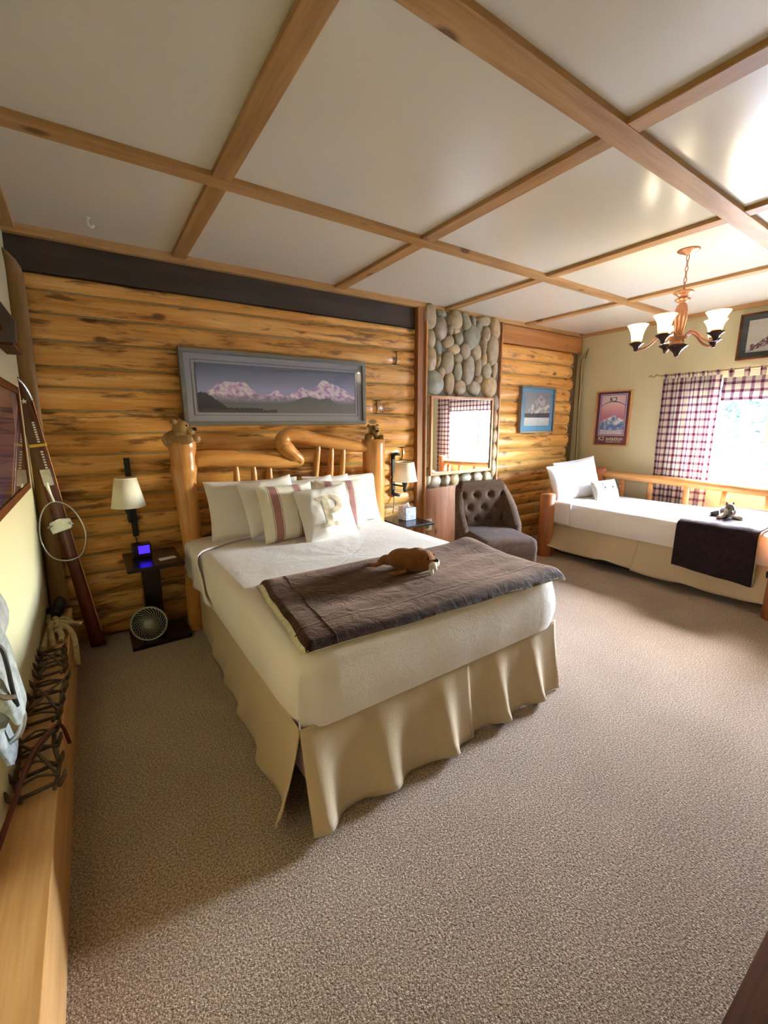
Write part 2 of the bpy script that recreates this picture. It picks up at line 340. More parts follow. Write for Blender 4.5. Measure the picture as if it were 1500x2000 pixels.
def text_mb(txt, size, fn, ext=.0006, sx=1.0):
    cu = bpy.data.curves.new('t', 'FONT'); cu.body = txt; cu.size = size; cu.align_x = 'CENTER'; cu.extrude = ext; cu.resolution_u = 3; cu.offset = size * .012
    o = bpy.data.objects.new('t', cu); C.objects.link(o); ev = o.evaluated_get(bpy.context.evaluated_depsgraph_get()); e = ev.to_mesh(); r = MB()
    r.v = [tuple(fn(x.co.x * sx, x.co.y, x.co.z)) for x in e.vertices]; r.f = [tuple(p.vertices) for p in e.polygons]
    ev.to_mesh_clear(); bpy.data.objects.remove(o); bpy.data.curves.remove(cu); return r
def nz(x, y=0, z=0): return noise.noise(Vector((x, y, z)))
W = 5.914; HB = 2.55; HC = 2.575; YB = -5.6
def xl(z): return .089 + .037 * z     # the old left wall leans a little
# ------------------------------------------------------------------ room shell
struct('floor', MB().box(-.2, W + .15, YB - .1, .25, -.08, 0), 'carpet')
struct('ceiling', MB().box(-.2, W + .15, YB - .1, .25, HC, HC + .08), 'ceil')
m = MB(); m.add([(xl(0), YB, 0), (xl(0), .2, 0), (xl(HC), .2, HC), (xl(HC), YB, HC), (-.2, YB, 0), (-.2, .2, 0), (-.2, .2, HC), (-.2, YB, HC)], [(0, 1, 2, 3), (7, 6, 5, 4), (0, 4, 5, 1), (3, 2, 6, 7), (0, 3, 7, 4), (1, 5, 6, 2)])
struct('wall_left', m, 'cream')
struct('wall_front', MB().box(-.2, W + .15, YB - .1, YB, 0, HC), 'cream')
m = MB(); X0, X1 = W, W + .14
ys = [(YB, -2.78), (-2.78, -1.22), (-1.22, .25)]
for a, b in (ys[0], ys[2]): m.box(X0, X1, a, b, 0, HC)
m.box(X0, X1, *ys[1], 0, .82); m.box(X0, X1, *ys[1], 1.88, HC)
struct('wall_right', m, 'cream')
def window(name, y0, y1, z0, z1, mull):
    f = MB(); t = .045
    f.box(X0 + .03, X0 + .10, y0, y0 + t, z0, z1); f.box(X0 + .03, X0 + .10, y1 - t, y1, z0, z1); f.box(X0 + .03, X0 + .10, y0, y1, z0, z0 + t); f.box(X0 + .03, X0 + .10, y0, y1, z1 - t, z1)
    for q in mull: f.box(X0 + .04, X0 + .09, q - .02, q + .02, z0, z1)
    r = struct(name, f, 'white', bevel=.004)
    e = [y0] + list(mull) + [y1]
    for a, b in zip(e, e[1:]): flat('pane', MB().box(X0 + .062, X0 + .066, a + .02, b - .02, z0 + .02, z1 - .02), 'glass', r)
    flat('sill', MB().box(X0 - .045, X0 + .03, y0 - .06, y1 + .06, z0 - .03, z0), 'white', r, .004)
    return r
window('window_1', -2.78, -1.22, .82, 1.88, [-2.0])
# log wall: every log a piece of the back wall
wb = struct('wall_back', MB().box(-.2, W + .15, .055, .25, 0, HC), 'chink')
def log(xa, xb, za0, za1, zb0, zb1, seed, bul=.054, name='log', endround=(0, 0)):
    nl = max(6, int((xb - xa) / .07)); na = 11; mb = MB(); rr = random.Random(seed); ph = rr.random() * 50
    def fn(u, v):
        x = xa + (xb - xa) * u; zlo = za0 + (zb0 - za0) * u; zhi = za1 + (zb1 - za1) * u; h = (zhi - zlo) / 2; zc = (zhi + zlo) / 2
        a = (-1.0 + 2.0 * v) * 1.62
        k = 1 + .11 * nz(x * 3 + ph, v * 2.2) + .06 * nz(x * 9 + ph, v * 4)
        e = min(u * (xb - xa), (1 - u) * (xb - xa)); tap = 1
        if endround[0] and u * (xb - xa) < .07: tap = min(tap, .55 + .45 * sqrt(max(0, u * (xb - xa) / .07)))
        if endround[1] and (1 - u) * (xb - xa) < .07: tap = min(tap, .55 + .45 * sqrt(max(0, (1 - u) * (xb - xa) / .07)))
        return (x, .050 - bul * k * tap * cos(a) ** .62 if cos(a) > 0 else .055, zc + h * 1.0 * sin(a) * (1 - (1 - tap) * .6))
    mb.grid(nl, na, fn)
    A = [i for i in range(na + 1)]; B = [nl * (na + 1) + i for i in range(na + 1)]
    mb.f += [tuple(A[::-1]), tuple(B)]
    o = obj(name, mb, 'log', wb); return o
LZ = [2.345, 2.250, 2.125, 1.967, 1.819, 1.698, 1.554, 1.415, 1.278, 1.145, 1.0, .87, .735, .61, .48, .32, .175, .0]
RZ = [2.346, 2.290, 2.143, 1.998, 1.824, 1.689, 1.538, 1.392, 1.244, 1.09, .945, .80, .665, .53, .40, .27, .14, .0]
JO = {2: 2.93, 8: 3.0, 5: 2.70, 11: 2.1, 13: 1.2}
for i in range(17):
    a1, a0, b1, b0 = LZ[i], LZ[i + 1], RZ[i], RZ[i + 1]; xa, xb = .13, 3.14
    if i in JO:
        j = JO[i]; t = (j - xa) / (xb - xa); m1, m0 = a1 + (b1 - a1) * t, a0 + (b0 - a0) * t
        log(xa, j, a0, a1, m0, m1, i * 3, endround=(0, 1)); log(j + .006, xb, m0, m1, b0, b1, i * 3 + 1, endround=(1, 0))
    else: log(xa, xb, a0, a1, b0, b1, i * 3)
SL = [2.335, 2.175, 2.020, 1.881, 1.720, 1.572, 1.433, 1.305, 1.152, 1.0, .872, .735, .60, .455, .31, .155, .0]
for i in range(16): log(4.29, 5.80 + .05 * random.uniform(-1, .6), SL[i + 1], SL[i], SL[i + 1] - .004, SL[i] + .004, 200 + i, endround=(0, 1))
for zs in [(a, b, .13, 3.14) for a, b in zip(LZ[1:17], RZ[1:17])] + [(a, a, 4.30, 5.78) for a in SL[1:16]]:
    za, zb, xa, xb = zs; n_ = 16
    obj('chinking_strip', MB().tube([(xa + (xb - xa) * i / n_, .029 + .004 * nz(i * .9, za * 9), za + (zb - za) * i / n_ + .003 * nz(i * .7, za * 5)) for i in range(n_ + 1)], .0125, 8), 'chinkbead', wb)
flat('dark_board', MB().box(.13, 3.14, -.004, .055, 2.345, 2.53), 'dark_board', wb, .004)
flat('top_board', MB().box(4.30, W, -.004, .055, 2.34, 2.53), 'board_x', wb, .004)
# ceiling battens and cornices
nb = [0]
def batten(mb, m):
    nb[0] += 1; struct('trim_%d' % nb[0], mb, m, bevel=.003)
xe = [(1.042, 1.130), (2.257, 2.347), (3.484, 3.572), (4.708, 4.795)]
yx = [(-1.162, -1.076), (-2.378, -2.279), (-3.60, -3.50), (-4.81, -4.72)]
for a, b in yx: batten(MB().box(xl(HC) - .01, W, a, b, HB, HC + .002), 'beam_x')
for a, b in xe:
    cut = [0.] + [q for y in yx for q in (y[1], y[0])] + [YB]
    for k in range(0, len(cut), 2): batten(MB().box(a, b, cut[k + 1], cut[k], HB + .002, HC + .002), 'beam_y')
batten(MB().box(xl(HC), 3.235, -.045, .06, 2.525, HC + .001), 'beam_x'); batten(MB().box(3.235, W, -.022, .06, 2.535, HC + .001), 'beam_x')
batten(MB().box(xl(HC) - .01, .245, YB, -.045, 2.545, HC + .001), 'beam_y'); batten(MB().box(W - .03, W + .01, YB, 0, 2.535, HC + .001), 'beam_y')
# ------------------------------------------------------------------ river stone panel beside the bed
def S5(x, y, Y=-.055): return aty(820 + .12 * x, 590 + .12 * y, Y)
st = thing('stone_chimney_breast', 'tall panel of rounded river stones set in mortar around the mirror', 'stonework', (3.72, 0, 0))
flat('mortar', MB().box(3.215, 4.30, -.03, .05, .80, 2.53), 'mortar', st)
flat('knotty_panel', MB().box(3.15, 4.30, -.012, .05, 0, .80), 'panel', st)
tb = flat('side_board', MB().box(3.125, 3.215, -.055, .05, 0, 2.53), 'board_z', st, .003)
tb['label'] = 'broad brown upright board edging the stones'
flat('edge_strip', MB().box(3.213, 3.230, -.075, .04, 0, 2.53), 'orangeframe', st, .002)
flat('edge_strip', MB().box(4.292, 4.312, -.06, .05, .80, 2.53), 'orangeframe', st, .002)
def stone(cx, cz, a, b, ang, y=-.03, d=.045, seed=0):
    mb = MB(); R = Matrix.Rotation(rad(ang), 3, 'Y'); ph = seed * 3.7
    def q(u, v):
        th = u * 2 * pi; r = sin(v * pi / 2); k = 1 + .10 * nz(cos(th) * 1.2 + ph, sin(th) * 1.2)
        p = R @ Vector((a * k * r ** .8 * cos(th), 0, b * k * r ** .8 * sin(th))); return (cx + p.x, y - d * cos(v * pi / 2) ** .7 * (1 + .12 * nz(p.x * 20 + ph, p.z * 20)), cz + p.z)
    mb.grid(16, 5, q); return obj('stone', mb, 'stone', st)
# centre, half sizes (px of the enlarged view), tilt
ST = [(170, 240, 105, 160, 0), (370, 190, 75, 45, 0), (345, 430, 100, 150, 0), (590, 300, 110, 130, 0), (765, 330, 70, 135, -22), (880, 310, 35, 75, -25), (1060, 310, 115, 62, -8), (1240, 440, 78, 135, -8), (965, 410, 62, 85, 15),
      (185, 605, 65, 135, 0), (505, 455, 38, 75, 0), (595, 470, 65, 40, 0), (470, 640, 92, 80, -18), (640, 590, 72, 88, 0), (855, 560, 135, 160, 0), (1095, 520, 62, 100, 0), (300, 735, 55, 110, -15), (560, 765, 100, 75, 0), (745, 800, 85, 108, 0),
      (925, 810, 80, 125, -18), (1055, 690, 42, 135, 0), (1195, 780, 98, 205, 0), (185, 930, 85, 175, 0), (310, 950, 32, 90, 12), (455, 985, 108, 155, 8), (630, 910, 70, 65, 20), (625, 1130, 70, 130, 0), (800, 1110, 98, 200, 6), (955, 1050, 52, 140, 0),
      (1055, 930, 42, 90, 0), (1095, 1120, 82, 112, 0), (1220, 1110, 52, 125, 8), (350, 1165, 58, 95, 22), (235, 1320, 160, 165, 20), (485, 1320, 80, 155, 0), (655, 1390, 105, 95, 0), (960, 1260, 72, 60, -28), (890, 1400, 108, 95, 0), (1140, 1385, 130, 145, 0), (1010, 1000, 30, 60, 0)]
for k, (x, y, a, b, an) in enumerate(ST):
    c = S5(x, y); kx = .00083 * 1.02 * (1.0 + .06 * (x - 700) / 700) ; stone(c.x, c.z, a * kx, b * kx * .93, an, seed=k, d=.035 + .0002 * min(a, b))
k = 60
for z, h, t in ((1.66, .10, 8), (1.46, .12, 0), (1.27, .11, 12), (1.10, .085, 0), (.93, .10, -6)):
    k += 1; stone(3.262, z, .048, h, t, seed=k, d=.05)
for z, h, t in ((1.68, .09, -10), (1.5, .11, 0), (1.31, .09, 6), (1.14, .1, 0), (.96, .11, 0)):
    k += 1; stone(4.235, z, .05, h, t, seed=k, d=.05)
for x, a, h in ((3.36, .085, .075), (3.515, .05, .07), (3.63, .075, .065), (3.80, .09, .055), (3.98, .085, .06), (4.13, .07, .06)):
    k += 1; stone(x, .872, a, h, 0, seed=k, d=.06)
# ------------------------------------------------------------------ mirror
mr = thing('wall_mirror', 'rectangular mirror in a narrow wooden frame on the stone panel', 'mirror', (3.70, -.09, .93))
x0, x1, z0, z1 = 3.258, 4.152, .937, 1.728
for q in ((x0, x1, z1 - .026, z1), (x0, x1, z0, z0 + .026)): flat('frame_rail', MB().box(q[0], q[1], -.105, -.07, q[2], q[3]), 'orangeframe', mr, .003)
for q in ((x0, x0 + .026), (x1 - .026, x1)): flat('frame_stile', MB().box(q[0], q[1], -.105, -.07, z0 + .026, z1 - .026), 'orangeframe', mr, .003)
flat('mirror_glass', MB().box(x0 + .02, x1 - .02, -.092, -.075, z0 + .02, z1 - .02), 'mirror', mr)
# ------------------------------------------------------------------ pictures
def art(nu, nv, pos, colf):
    mb = MB(); mb.grid(nu, nv, pos); mb.col = []
    for i in range(nu + 1):
        for j in range(nv + 1): mb.col.append(srgb(*[max(0, min(255, c)) for c in colf(i / nu, j / nv)]))
    return mb
def lerp(a, b, t): t = max(0, min(1, t)); return tuple(x + (y - x) * t for x, y in zip(a, b))
def fbm(x, y, o=4):
    s_, a = 0, .5
    for i in range(o): s_ += a * nz(x, y, i * 3.1); x *= 2; y *= 2; a *= .5
    return s_
def frame4(t, P, wd, d0, d1, m, bevel=.004):
    """four frame rails round rectangle in (a, z); P maps (a, depth, z) to the wall"""
def wallpic(t, ax, a0, a1, z0, z1, base, dep, fw, fm, bevel=.004):
    s = -1
    def bx(a, b, d0, d1, c, d): return MB().box(a, b, base - d0, base - d1, c, d) if ax == 'y' else MB().box(base - d0, base - d1, a, b, c, d)
    flat('frame_rail', bx(a0, a1, 0, dep, z1 - fw, z1), fm, t, bevel); flat('frame_rail', bx(a0, a1, 0, dep, z0, z0 + fw), fm, t, bevel)
    flat('frame_stile', bx(a0, a0 + fw, 0, dep, z0 + fw, z1 - fw), fm, t, bevel); flat('frame_stile', bx(a1 - fw, a1, 0, dep, z0 + fw, z1 - fw), fm, t, bevel)
    return bx
def pano(u, v):
    ridge = .38 + .06 * fbm(u * 9, 1) + .26 * math.exp(-((u - .17) / .055) ** 2) + .24 * math.exp(-((u - .255) / .05) ** 2) + .13 * math.exp(-((u - .10) / .04) ** 2) + .12 * math.exp(-((u - .45) / .04) ** 2) + .34 * math.exp(-((u - .77) / .075) ** 2) + .22 * math.exp(-((u - .88) / .09) ** 2) + .18 * math.exp(-((u - .62) / .06) ** 2) + .07 * fbm(u * 30, 5)
    sky = lerp((128, 130, 152), (82, 88, 98), (v - .5) / .5)
    if v > ridge: return sky
    d = fbm(u * 34 + v * 7, v * 11 - u * 8, 5); lit = d + .35 * (v - .42)
    c = lerp((128, 108, 142), (226, 188, 190), .5 + lit * 2.0)
    c = lerp((96, 98, 104), c, (v - .24) / .16)
    hill = .22 + .16 * math.exp(-((u - .66) / .10) ** 2) + .12 * math.exp(-((u - .80) / .05) ** 2)
    if v < hill: c = lerp((92, 92, 86), (84, 84, 82), v / .3)
    fl = .10 + .42 * max(0, 1 - u / .16) + .04 * fbm(u * 60, 2)
    if v < fl and u < .36: c = lerp((34, 32, 32), (66, 64, 66), v / .5)
    if v < .07 + .02 * nz(u * 12): c = (58, 54, 54) if u < .45 else (92, 88, 84)
    return c
def pano2(u, v): return tuple(min(255, q * 1.42 + d) for q, d in zip(pano(u, v), (4, 6, 14)))
t = thing('panorama_picture', 'long grey-framed panorama of pink snowy mountains above the headboard', 'picture', (1.775, 0, 1.73))
a0, a1, z0, z1 = 1.022, 2.535, 1.455, 1.992
bx = wallpic(t, 'y', a0, a1, z0, z1, 0, .055, .032, 'greyframe')
flat('mat_board', bx(a0 + .02, a1 - .02, .005, .034, z0 + .02, z1 - .02), 'greymat', t)
lm = MB()
for i, o in ((.075, .0025), (.10, .0015)):
    lm.box(a0 + i, a1 - i, -.036, -.034, z1 - i - o, z1 - i); lm.box(a0 + i, a1 - i, -.036, -.034, z0 + i, z0 + i + o); lm.box(a0 + i, a0 + i + o, -.036, -.034, z0 + i, z1 - i); lm.box(a1 - i - o, a1 - i, -.036, -.034, z0 + i, z1 - i)
flat('mat_line', lm, 'darkline', t)
flat('print', art(300, 90, lambda u, v: (a0 + .105 + u * (a1 - a0 - .21), -.0365, z0 + .095 + v * (z1 - z0 - .19)), pano2), 'art', t)
flat('pane', MB().box(a0 + .03, a1 - .03, -.044, -.042, z0 + .03, z1 - .03), 'artglass', t)
def winter(u, v):
    if v < .24: return lerp((196, 196, 196), (220, 220, 222), v / .24 + .3 * nz(u * 20, v * 30))
    if v < .36 + .05 * abs(nz(u * 30, 3)) + .03 * u: return (62, 60, 66)
    r = .9 - 1.1 * abs(u - .62) ** 1.3 + .1 * fbm(u * 9, 4)
    if v < r: return lerp((140, 136, 148), (226, 222, 214), .5 + 2.2 * fbm(u * 8 + v * 4, v * 7 - u * 5, 5))
    return lerp((168, 172, 176), (146, 150, 156), v)
t = thing('winter_peak_picture', 'small picture of a snowy peak in blue mat on the log wall right of mirror', 'picture', (5.01, 0, 1.61))
a0, a1, z0, z1 = 4.69, 5.345, 1.34, 1.885
bx = wallpic(t, 'y', a0, a1, z0, z1, 0, .05, .022, 'greyframe')
flat('mat_board', bx(a0 + .015, a1 - .015, .005, .03, z0 + .015, z1 - .015), 'bluemat', t)
flat('print', art(90, 80, lambda u, v: (a0 + .085 + u * (a1 - a0 - .17), -.032, z0 + .085 + v * (z1 - z0 - .15)), winter), 'art', t)
flat('pane', MB().box(a0 + .02, a1 - .02, -.040, -.038, z0 + .02, z1 - .02), 'artglass', t)
def k2(u, v):
    e = min(u, 1 - u, v * 1.7, (1 - v) * 1.7)
    if e < .03: return (196, 178, 206)
    if e < .055: return (112, 92, 140)
    arch = .82 - .34 * (u - .5) ** 2 * 1.4
    if abs(v - arch) < .012: return (120, 96, 128)
    if v > arch: return lerp((214, 196, 196), (196, 168, 176), abs(u - .5) * 2)
    if v < .13 + .05 * abs(u - .5): return lerp((214, 204, 208), (168, 166, 184), .5 + nz(u * 14, v * 26))
    r = .30 + .20 * (1 - abs(u - .55) * 1.7) + .05 * fbm(u * 8, 2)
    if v < r:
        s_ = .5 + 2.0 * fbm(u * 6 + v * 5, v * 8 - u * 3, 5) + (v - .34) * 2.6
        return lerp((78, 106, 160), (214, 216, 222), s_)
    return lerp((176, 108, 126), (216, 186, 178), (v - .45) / .35)
t = thing('aviation_poster', 'framed plum poster of a snowy mountain, lettered for aviation, right of corner', 'poster', (W, -.485, 1.5))
a0, a1, z0, z1 = -.705, -.27, 1.168, 1.842
bx = wallpic(t, 'x', a0, a1, z0, z1, W, .03, .014, 'orangeframe', .002)
flat('poster_sheet', bx(a0 + .01, a1 - .01, .005, .014, z0 + .01, z1 - .01), 'plum', t)
flat('print', art(60, 100, lambda u, v: (W - .0155, a1 - .052 - u * (a1 - a0 - .104), z0 + .125 + v * (z1 - z0 - .165)), lambda u, v: tuple(q * 1.18 for q in k2(u, v))), 'art', t)
yc = (a0 + a1) / 2
flat('lettering', text_mb('K2 aviation', .070, lambda x, y, z: (W - .0155 - z, yc - x, z0 + .066 + y), sx=.98), 'paintwhite', t)
flat('lettering', text_mb('TALKEETNA, ALASKA', .021, lambda x, y, z: (W - .0155 - z, yc - .04 - x, z0 + .042 + y)), 'paintwhite', t)
flat('lettering', text_mb('K2', .085, lambda x, y, z: (W - .018 - z, yc - x, z1 - .135 + y)), 'greenmat', t)
flat('pane', MB().box(W - .024, W - .022, a0 + .012, a1 - .012, z0 + .012, z1 - .012), 'artglass', t)
def riders(u, v):
    c = lerp((196, 190, 176), (206, 204, 194), .5 + fbm(u * 5, v * 5))
    b = .06 + .62 * u; w_ = .20 + .07 * fbm(u * 16, 3)
    if b - .05 < v < b + w_ * min(1, u * 4) + .1 * max(0, sin(u * 26)) and .05 < u < .97:
        d = fbm(u * 14, v * 14); c = lerp((62, 34, 40), (126, 72, 70), .5 + 2 * d)
        if abs(nz(u * 17, v * 8)) < .06: c = (206, 200, 190)
    elif v < b: c = lerp(c, (168, 166, 160), .5)
    return c
t = thing('figure_picture', 'dark-framed picture of dark red figures climbing snow, high above the curtain rod', 'picture', (W, -2.05, 2.26))
a0, a1, z0, z1 = -2.42, -1.675, 2.052, 2.478
bx = wallpic(t, 'x', a0, a1, z0, z1, W, .04, .018, 'darkwood', .003)
flat('mat_board', bx(a0 + .01, a1 - .01, .005, .022, z0 + .01, z1 - .01), 'greenmat', t)
flat('print', art(90, 60, lambda u, v: (W - .0235, a1 - .072 - u * (a1 - a0 - .144), z0 + .065 + v * (z1 - z0 - .13)), riders), 'art', t)
flat('pane', MB().box(W - .032, W - .030, a0 + .015, a1 - .015, z0 + .015, z1 - .015), 'artglass', t)
def purple(u, v):
    if v < .30 + .5 * (u - .75) * 1.2: return lerp((78, 46, 34), (112, 66, 30), .5 + fbm(u * 4, v * 20))
    return lerp((96, 62, 92), (60, 46, 88), abs(v - .55) * 2 + .3 * nz(u * 2, v * 12))
t = thing('purple_picture', 'dark-framed purple dusk picture hanging on the left wall', 'picture', (xl(1.4), -.8, 1.4))
y0, y1, z0, z1 = -1.60, -.40, 1.13, 1.66
def LW(d, y, z): return (xl(z) + d, y, z)
def lbox(d0, d1, a, b, c, d_):
    return MB().add([LW(d0, a, c), LW(d1, a, c), LW(d1, b, c), LW(d0, b, c), LW(d0, a, d_), LW(d1, a, d_), LW(d1, b, d_), LW(d0, b, d_)], [(0, 3, 2, 1), (4, 5, 6, 7), (0, 1, 5, 4), (1, 2, 6, 5), (2, 3, 7, 6), (3, 0, 4, 7)])
for q in ((y0, y1, z1 - .035, z1), (y0, y1, z0, z0 + .035)): flat('frame_rail', lbox(.002, .024, *q), 'darkwood', t, .002)
for q in ((y0, y0 + .035), (y1 - .035, y1)): flat('frame_stile', lbox(.002, .024, q[0], q[1], z0 + .035, z1 - .035), 'darkwood', t, .002)
flat('print', art(60, 50, lambda u, v: LW(.012, y0 + .03 + u * (y1 - y0 - .06), z0 + .03 + v * (z1 - z0 - .06)), purple), 'art', t)
flat('pane', lbox(.017, .019, y0 + .03, y1 - .03, z0 + .03, z1 - .03), 'artglass', t)
# ------------------------------------------------------------------ main bed
bed = thing('log_bed', 'large log bed with carved bear posts, white cover and khaki skirt', 'bed', (1.67, -1.15, 0))
BX0, BX1, BY0, BY1 = .925, 2.455, -2.155, -.27
lp = [(.943, .03, .052), (.944, .083, .056), (.953, .394, .056), (.969, .651, .066), (.966, .75, .070), (.964, .82, .071), (.958, .983, .072), (.960, 1.09, .075), (.962, 1.16, .084), (.966, 1.20, .080), (.964, 1.27, .083), (.965, 1.32, .089), (.965, 1.352, .087)]
pm = MB().tube([(x, -.2, z) for x, z, r in [(.943, 0, 0)] + lp], [.058] + [r for x, z, r in lp], 20, smooth_path=4)
pm.v = [(x + .006 * nz(x * 14, y * 14, z * 5), y + .006 * nz(x * 14, y * 14, z * 5 + 9), z) for x, y, z in pm.v]
pL = obj('post', pm, 'post', bed); pL['label'] = 'gnarled tapering bedpost'
obj('knot_hole', MB().ball((.995, -.243, .47), (.018, .012, .018)), 'darkwood', pL)
pm = MB().tube([(2.512, -.2, 0), (2.512, -.2, .6), (2.513, -.2, 1.1), (2.514, -.2, 1.328)], [.092, .094, .098, .101], 20, smooth_path=3)
pR = obj('post', pm, 'post', bed); pR['label'] = 'straight round bedpost'
def bear(cx, cz, turn, k):
    m = MB(); R = Matrix.Rotation(turn, 3, 'Z'); c = Vector((cx, -.205, cz)); P = lambda x, y, z: c + R @ Vector((x, y, z)) * k
    m.ball(P(0, .02, .01), (.085 * k, .07 * k, .06 * k)); m.ball(P(0, -.01, .075), .052 * k); m.ball(P(0, -.052, .062), (.03 * k, .04 * k, .028 * k), rot=R)
    for q in (-1, 1): m.ball(P(.042 * q, .015, .118), .019 * k); m.ball(P(.055 * q, -.055, .012), (.03 * k, .045 * k, .028 * k), rot=R)
    b = obj('bear_carving', fuse(m, .006, 3), 'bear', bed)
    obj('nose', MB().ball(P(0, -.090, .072), (.016 * k, .012 * k, .012 * k), rot=R), 'toy_dark', b)
    for q in (-1, 1): obj('eye', MB().ball(P(.022 * q, -.052, .093), .006 * k, 8, 6), 'toy_dark', b)
bear(.958, 1.352, rad(58), 1.12); bear(2.516, 1.33, rad(-12), .95)
rail = MB().tube([(1.03, -.2, 1.228), (1.2, -.2, 1.226), (1.42, -.2, 1.205), (1.60, -.2, 1.182), (1.72, -.205, 1.165), (1.795, -.215, 1.165), (1.80, -.225, 1.19), (1.755, -.225, 1.225), (1.70, -.22, 1.275), (1.672, -.215, 1.33), (1.71, -.21, 1.375), (1.80, -.21, 1.377), (1.95, -.2, 1.34), (2.15, -.2, 1.30), (2.35, -.2, 1.268), (2.45, -.2, 1.255)],
                 [.058, .060, .056, .052, .042, .034, .038, .052, .062, .060, .054, .056, .052, .049, .044, .039], 16, smooth_path=6)
rail.v = [(x, y + .004 * nz(x * 16, z * 16), z + .006 * nz(x * 12, z * 12, 4)) for x, y, z in rail.v]
obj('headboard_rail', rail, 'post_x', bed)['label'] = 'twisted branch headboard rail'
for xt, zt, xb in ((1.314, 1.175, 1.30), (1.442, 1.172, 1.43), (1.563, 1.165, 1.55), (1.986, 1.32, 1.86), (2.104, 1.30, 2.03), (2.214, 1.29, 2.14)):
    k = .6; zb = .5; s_ = (zt - zb)
    obj('spindle', MB().tube([(xb, -.2, zb), (xb + (xt - xb) * .6, -.2, zb + s_ * .6), (xb + (xt - xb) * .86, -.2, zb + s_ * .86), (xt, -.2, zt)], [.026, .026, .024, .013], 10, smooth_path=3), 'post', bed)
flat('side_rail', MB().box(.99, 2.47, -.215, -.185, .30, .48), 'post_x', bed, .01)
def soft_box(x0, x1, y0, y1, z0, z1, r, nx=26, ny=30, bulge=.012, dim=.0, seed=0):
    """cover over a mattress: top with rolled edges and tucked, slightly swollen sides"""
    mb = MB(); cx, cy = (x0 + x1) / 2, (y0 + y1) / 2; a, b = (x1 - x0) / 2, (y1 - y0) / 2; n = 96; rows = []
    def outline(t, ins):
        th = 2 * pi * t; e = .045
        c_, s_ = cos(th), sin(th); q = (abs(c_) ** (1 / e) + abs(s_) ** (1 / e)) ** -e
        return cx + (a - ins) * c_ * q, cy + (b - ins) * s_ * q
    prof = []
    for i in range(7): prof.append((bulge * (1 - sin(i / 6 * pi)) * 1.0, z0 + (z1 - r - z0) * i / 6))
    for i in range(1, 7): q = i / 6 * pi / 2; prof.append((bulge + r * (1 - cos(q)), z1 - r + r * sin(q)))
    for i in range(1, 12): prof.append((bulge + r + (min(a, b) - r - bulge) * (i / 11) ** 1.0 * .995, z1))
    for k, (ins, z) in enumerate(prof):
        for j in range(n):
            x, y = outline(j / n, ins); w_ = .004 * nz(x * 5 + seed, y * 5, z * 5) + .002 * nz(x * 16, y * 16, z * 9 + seed)
            if k > 12:  # interior of top keeps a rectangular skeleton
                f = (k - 12) / 11; x, y = outline(j / n, bulge + r); x = cx + (x - cx) * (1 - f * .999); y = cy + (y - cy) * (1 - f * .999)
            d = Vector((x - cx, y - cy, 0)).normalized() * w_ if k <= 12 else Vector((0, 0, w_ + .006 * (1 - ((x - cx) / a) ** 2) * (1 - ((y - cy) / b) ** 2)))
            mb.v.append((x + d.x, y + d.y, z + (d.z if k > 12 else w_ * .5)))
    for k in range(len(prof) - 1):
        for j in range(n): mb.f.append((k * n + j, k * n + (j + 1) % n, (k + 1) * n + (j + 1) % n, (k + 1) * n + j))
    mb.f.append(tuple((len(prof) - 1) * n + j for j in range(n))); return mb
obj('mattress_cover', soft_box(BX0, BX1, BY0, BY1, .375, .662, .055, bulge=.016), 'linen', bed)
obj('corner_seam', MB().tube([(.936, -2.133, .40), (.934, -2.135, .48), (.935, -2.133, .56), (.942, -2.128, .605)], .004, 6, smooth_path=3), 'linen', bed)
flat('box_spring', MB().box(BX0 + .05, BX1 - .05, BY0 + .06, BY1, .10, .372), 'linen', bed, .02)
# sheet folded back at the head, hanging over the left side
def fold(u, v):
    yf = -.42 - .46 * max(0, 1 - u * 2.6) ** 1.6 + .01 * nz(u * 6)
    y = yf + ( -.24 - yf) * v
    s_ = u * 2.02 - .30   # metres across; negative hangs down the left side
    if s_ < 0: return (BX0 - .012 - .010 * sin(y * 22) * (-s_ / .3) + .012 * nz(y * 9, s_ * 9), y + .05 * s_ * (1 - v), .640 + s_ * .74)
    if s_ < .06: q = s_ / .06 * pi / 2; return (BX0 - .010 + .058 * (1 - cos(q)), y, .640 + .036 * sin(q))
    x = BX0 + .048 + (s_ - .06) * .86
    return (min(x, BX1 - .012), y, .676 + .003 * nz(x * 7, y * 7) - (.03 * ((x - BX1 + .1) / .1) ** 2 if x > BX1 - .1 else 0))
obj('folded_sheet', MB().grid(70, 14, fold), 'linen', bed, solid=.009)
def skirt(p0, p1, nx, ny, zt, zb, flare, amp, seed, wl=.30, curl=0., taper=(1, 1)):
    """hanging pleated panel from p0 to p1 (x, y at the top); (nx, ny) is outward"""
    L = sqrt((p1[0] - p0[0]) ** 2 + (p1[1] - p0[1]) ** 2)
    def fn(u, v):
        x = p0[0] + (p1[0] - p0[0]) * u; y = p0[1] + (p1[1] - p0[1]) * u; q = v ** 1.3; d = u * L
        k = taper[0] + (taper[1] - taper[0]) * u
        wv = sin(2 * pi * d / wl + seed + .9 * nz(d * 2.3, seed)); wv = 2.1 * (wv * .5 + .5) ** 2.6 - .75 + .45 * nz(d * 7, seed + 4)
        o = k * flare * q + k * amp * q * wv
        if curl: e = max(0, 1 - abs(u - (0 if curl < 0 else 1)) * L / .16); o += .022 * e * e * q
        z = zt + (zb - zt) * v + .018 * q * wv * (1 if v > .9 else .3)
        return (x + nx * o, y + ny * o, max(z, .006) + .0)
    return MB().grid(max(20, int(L / .016)), 14, fn)
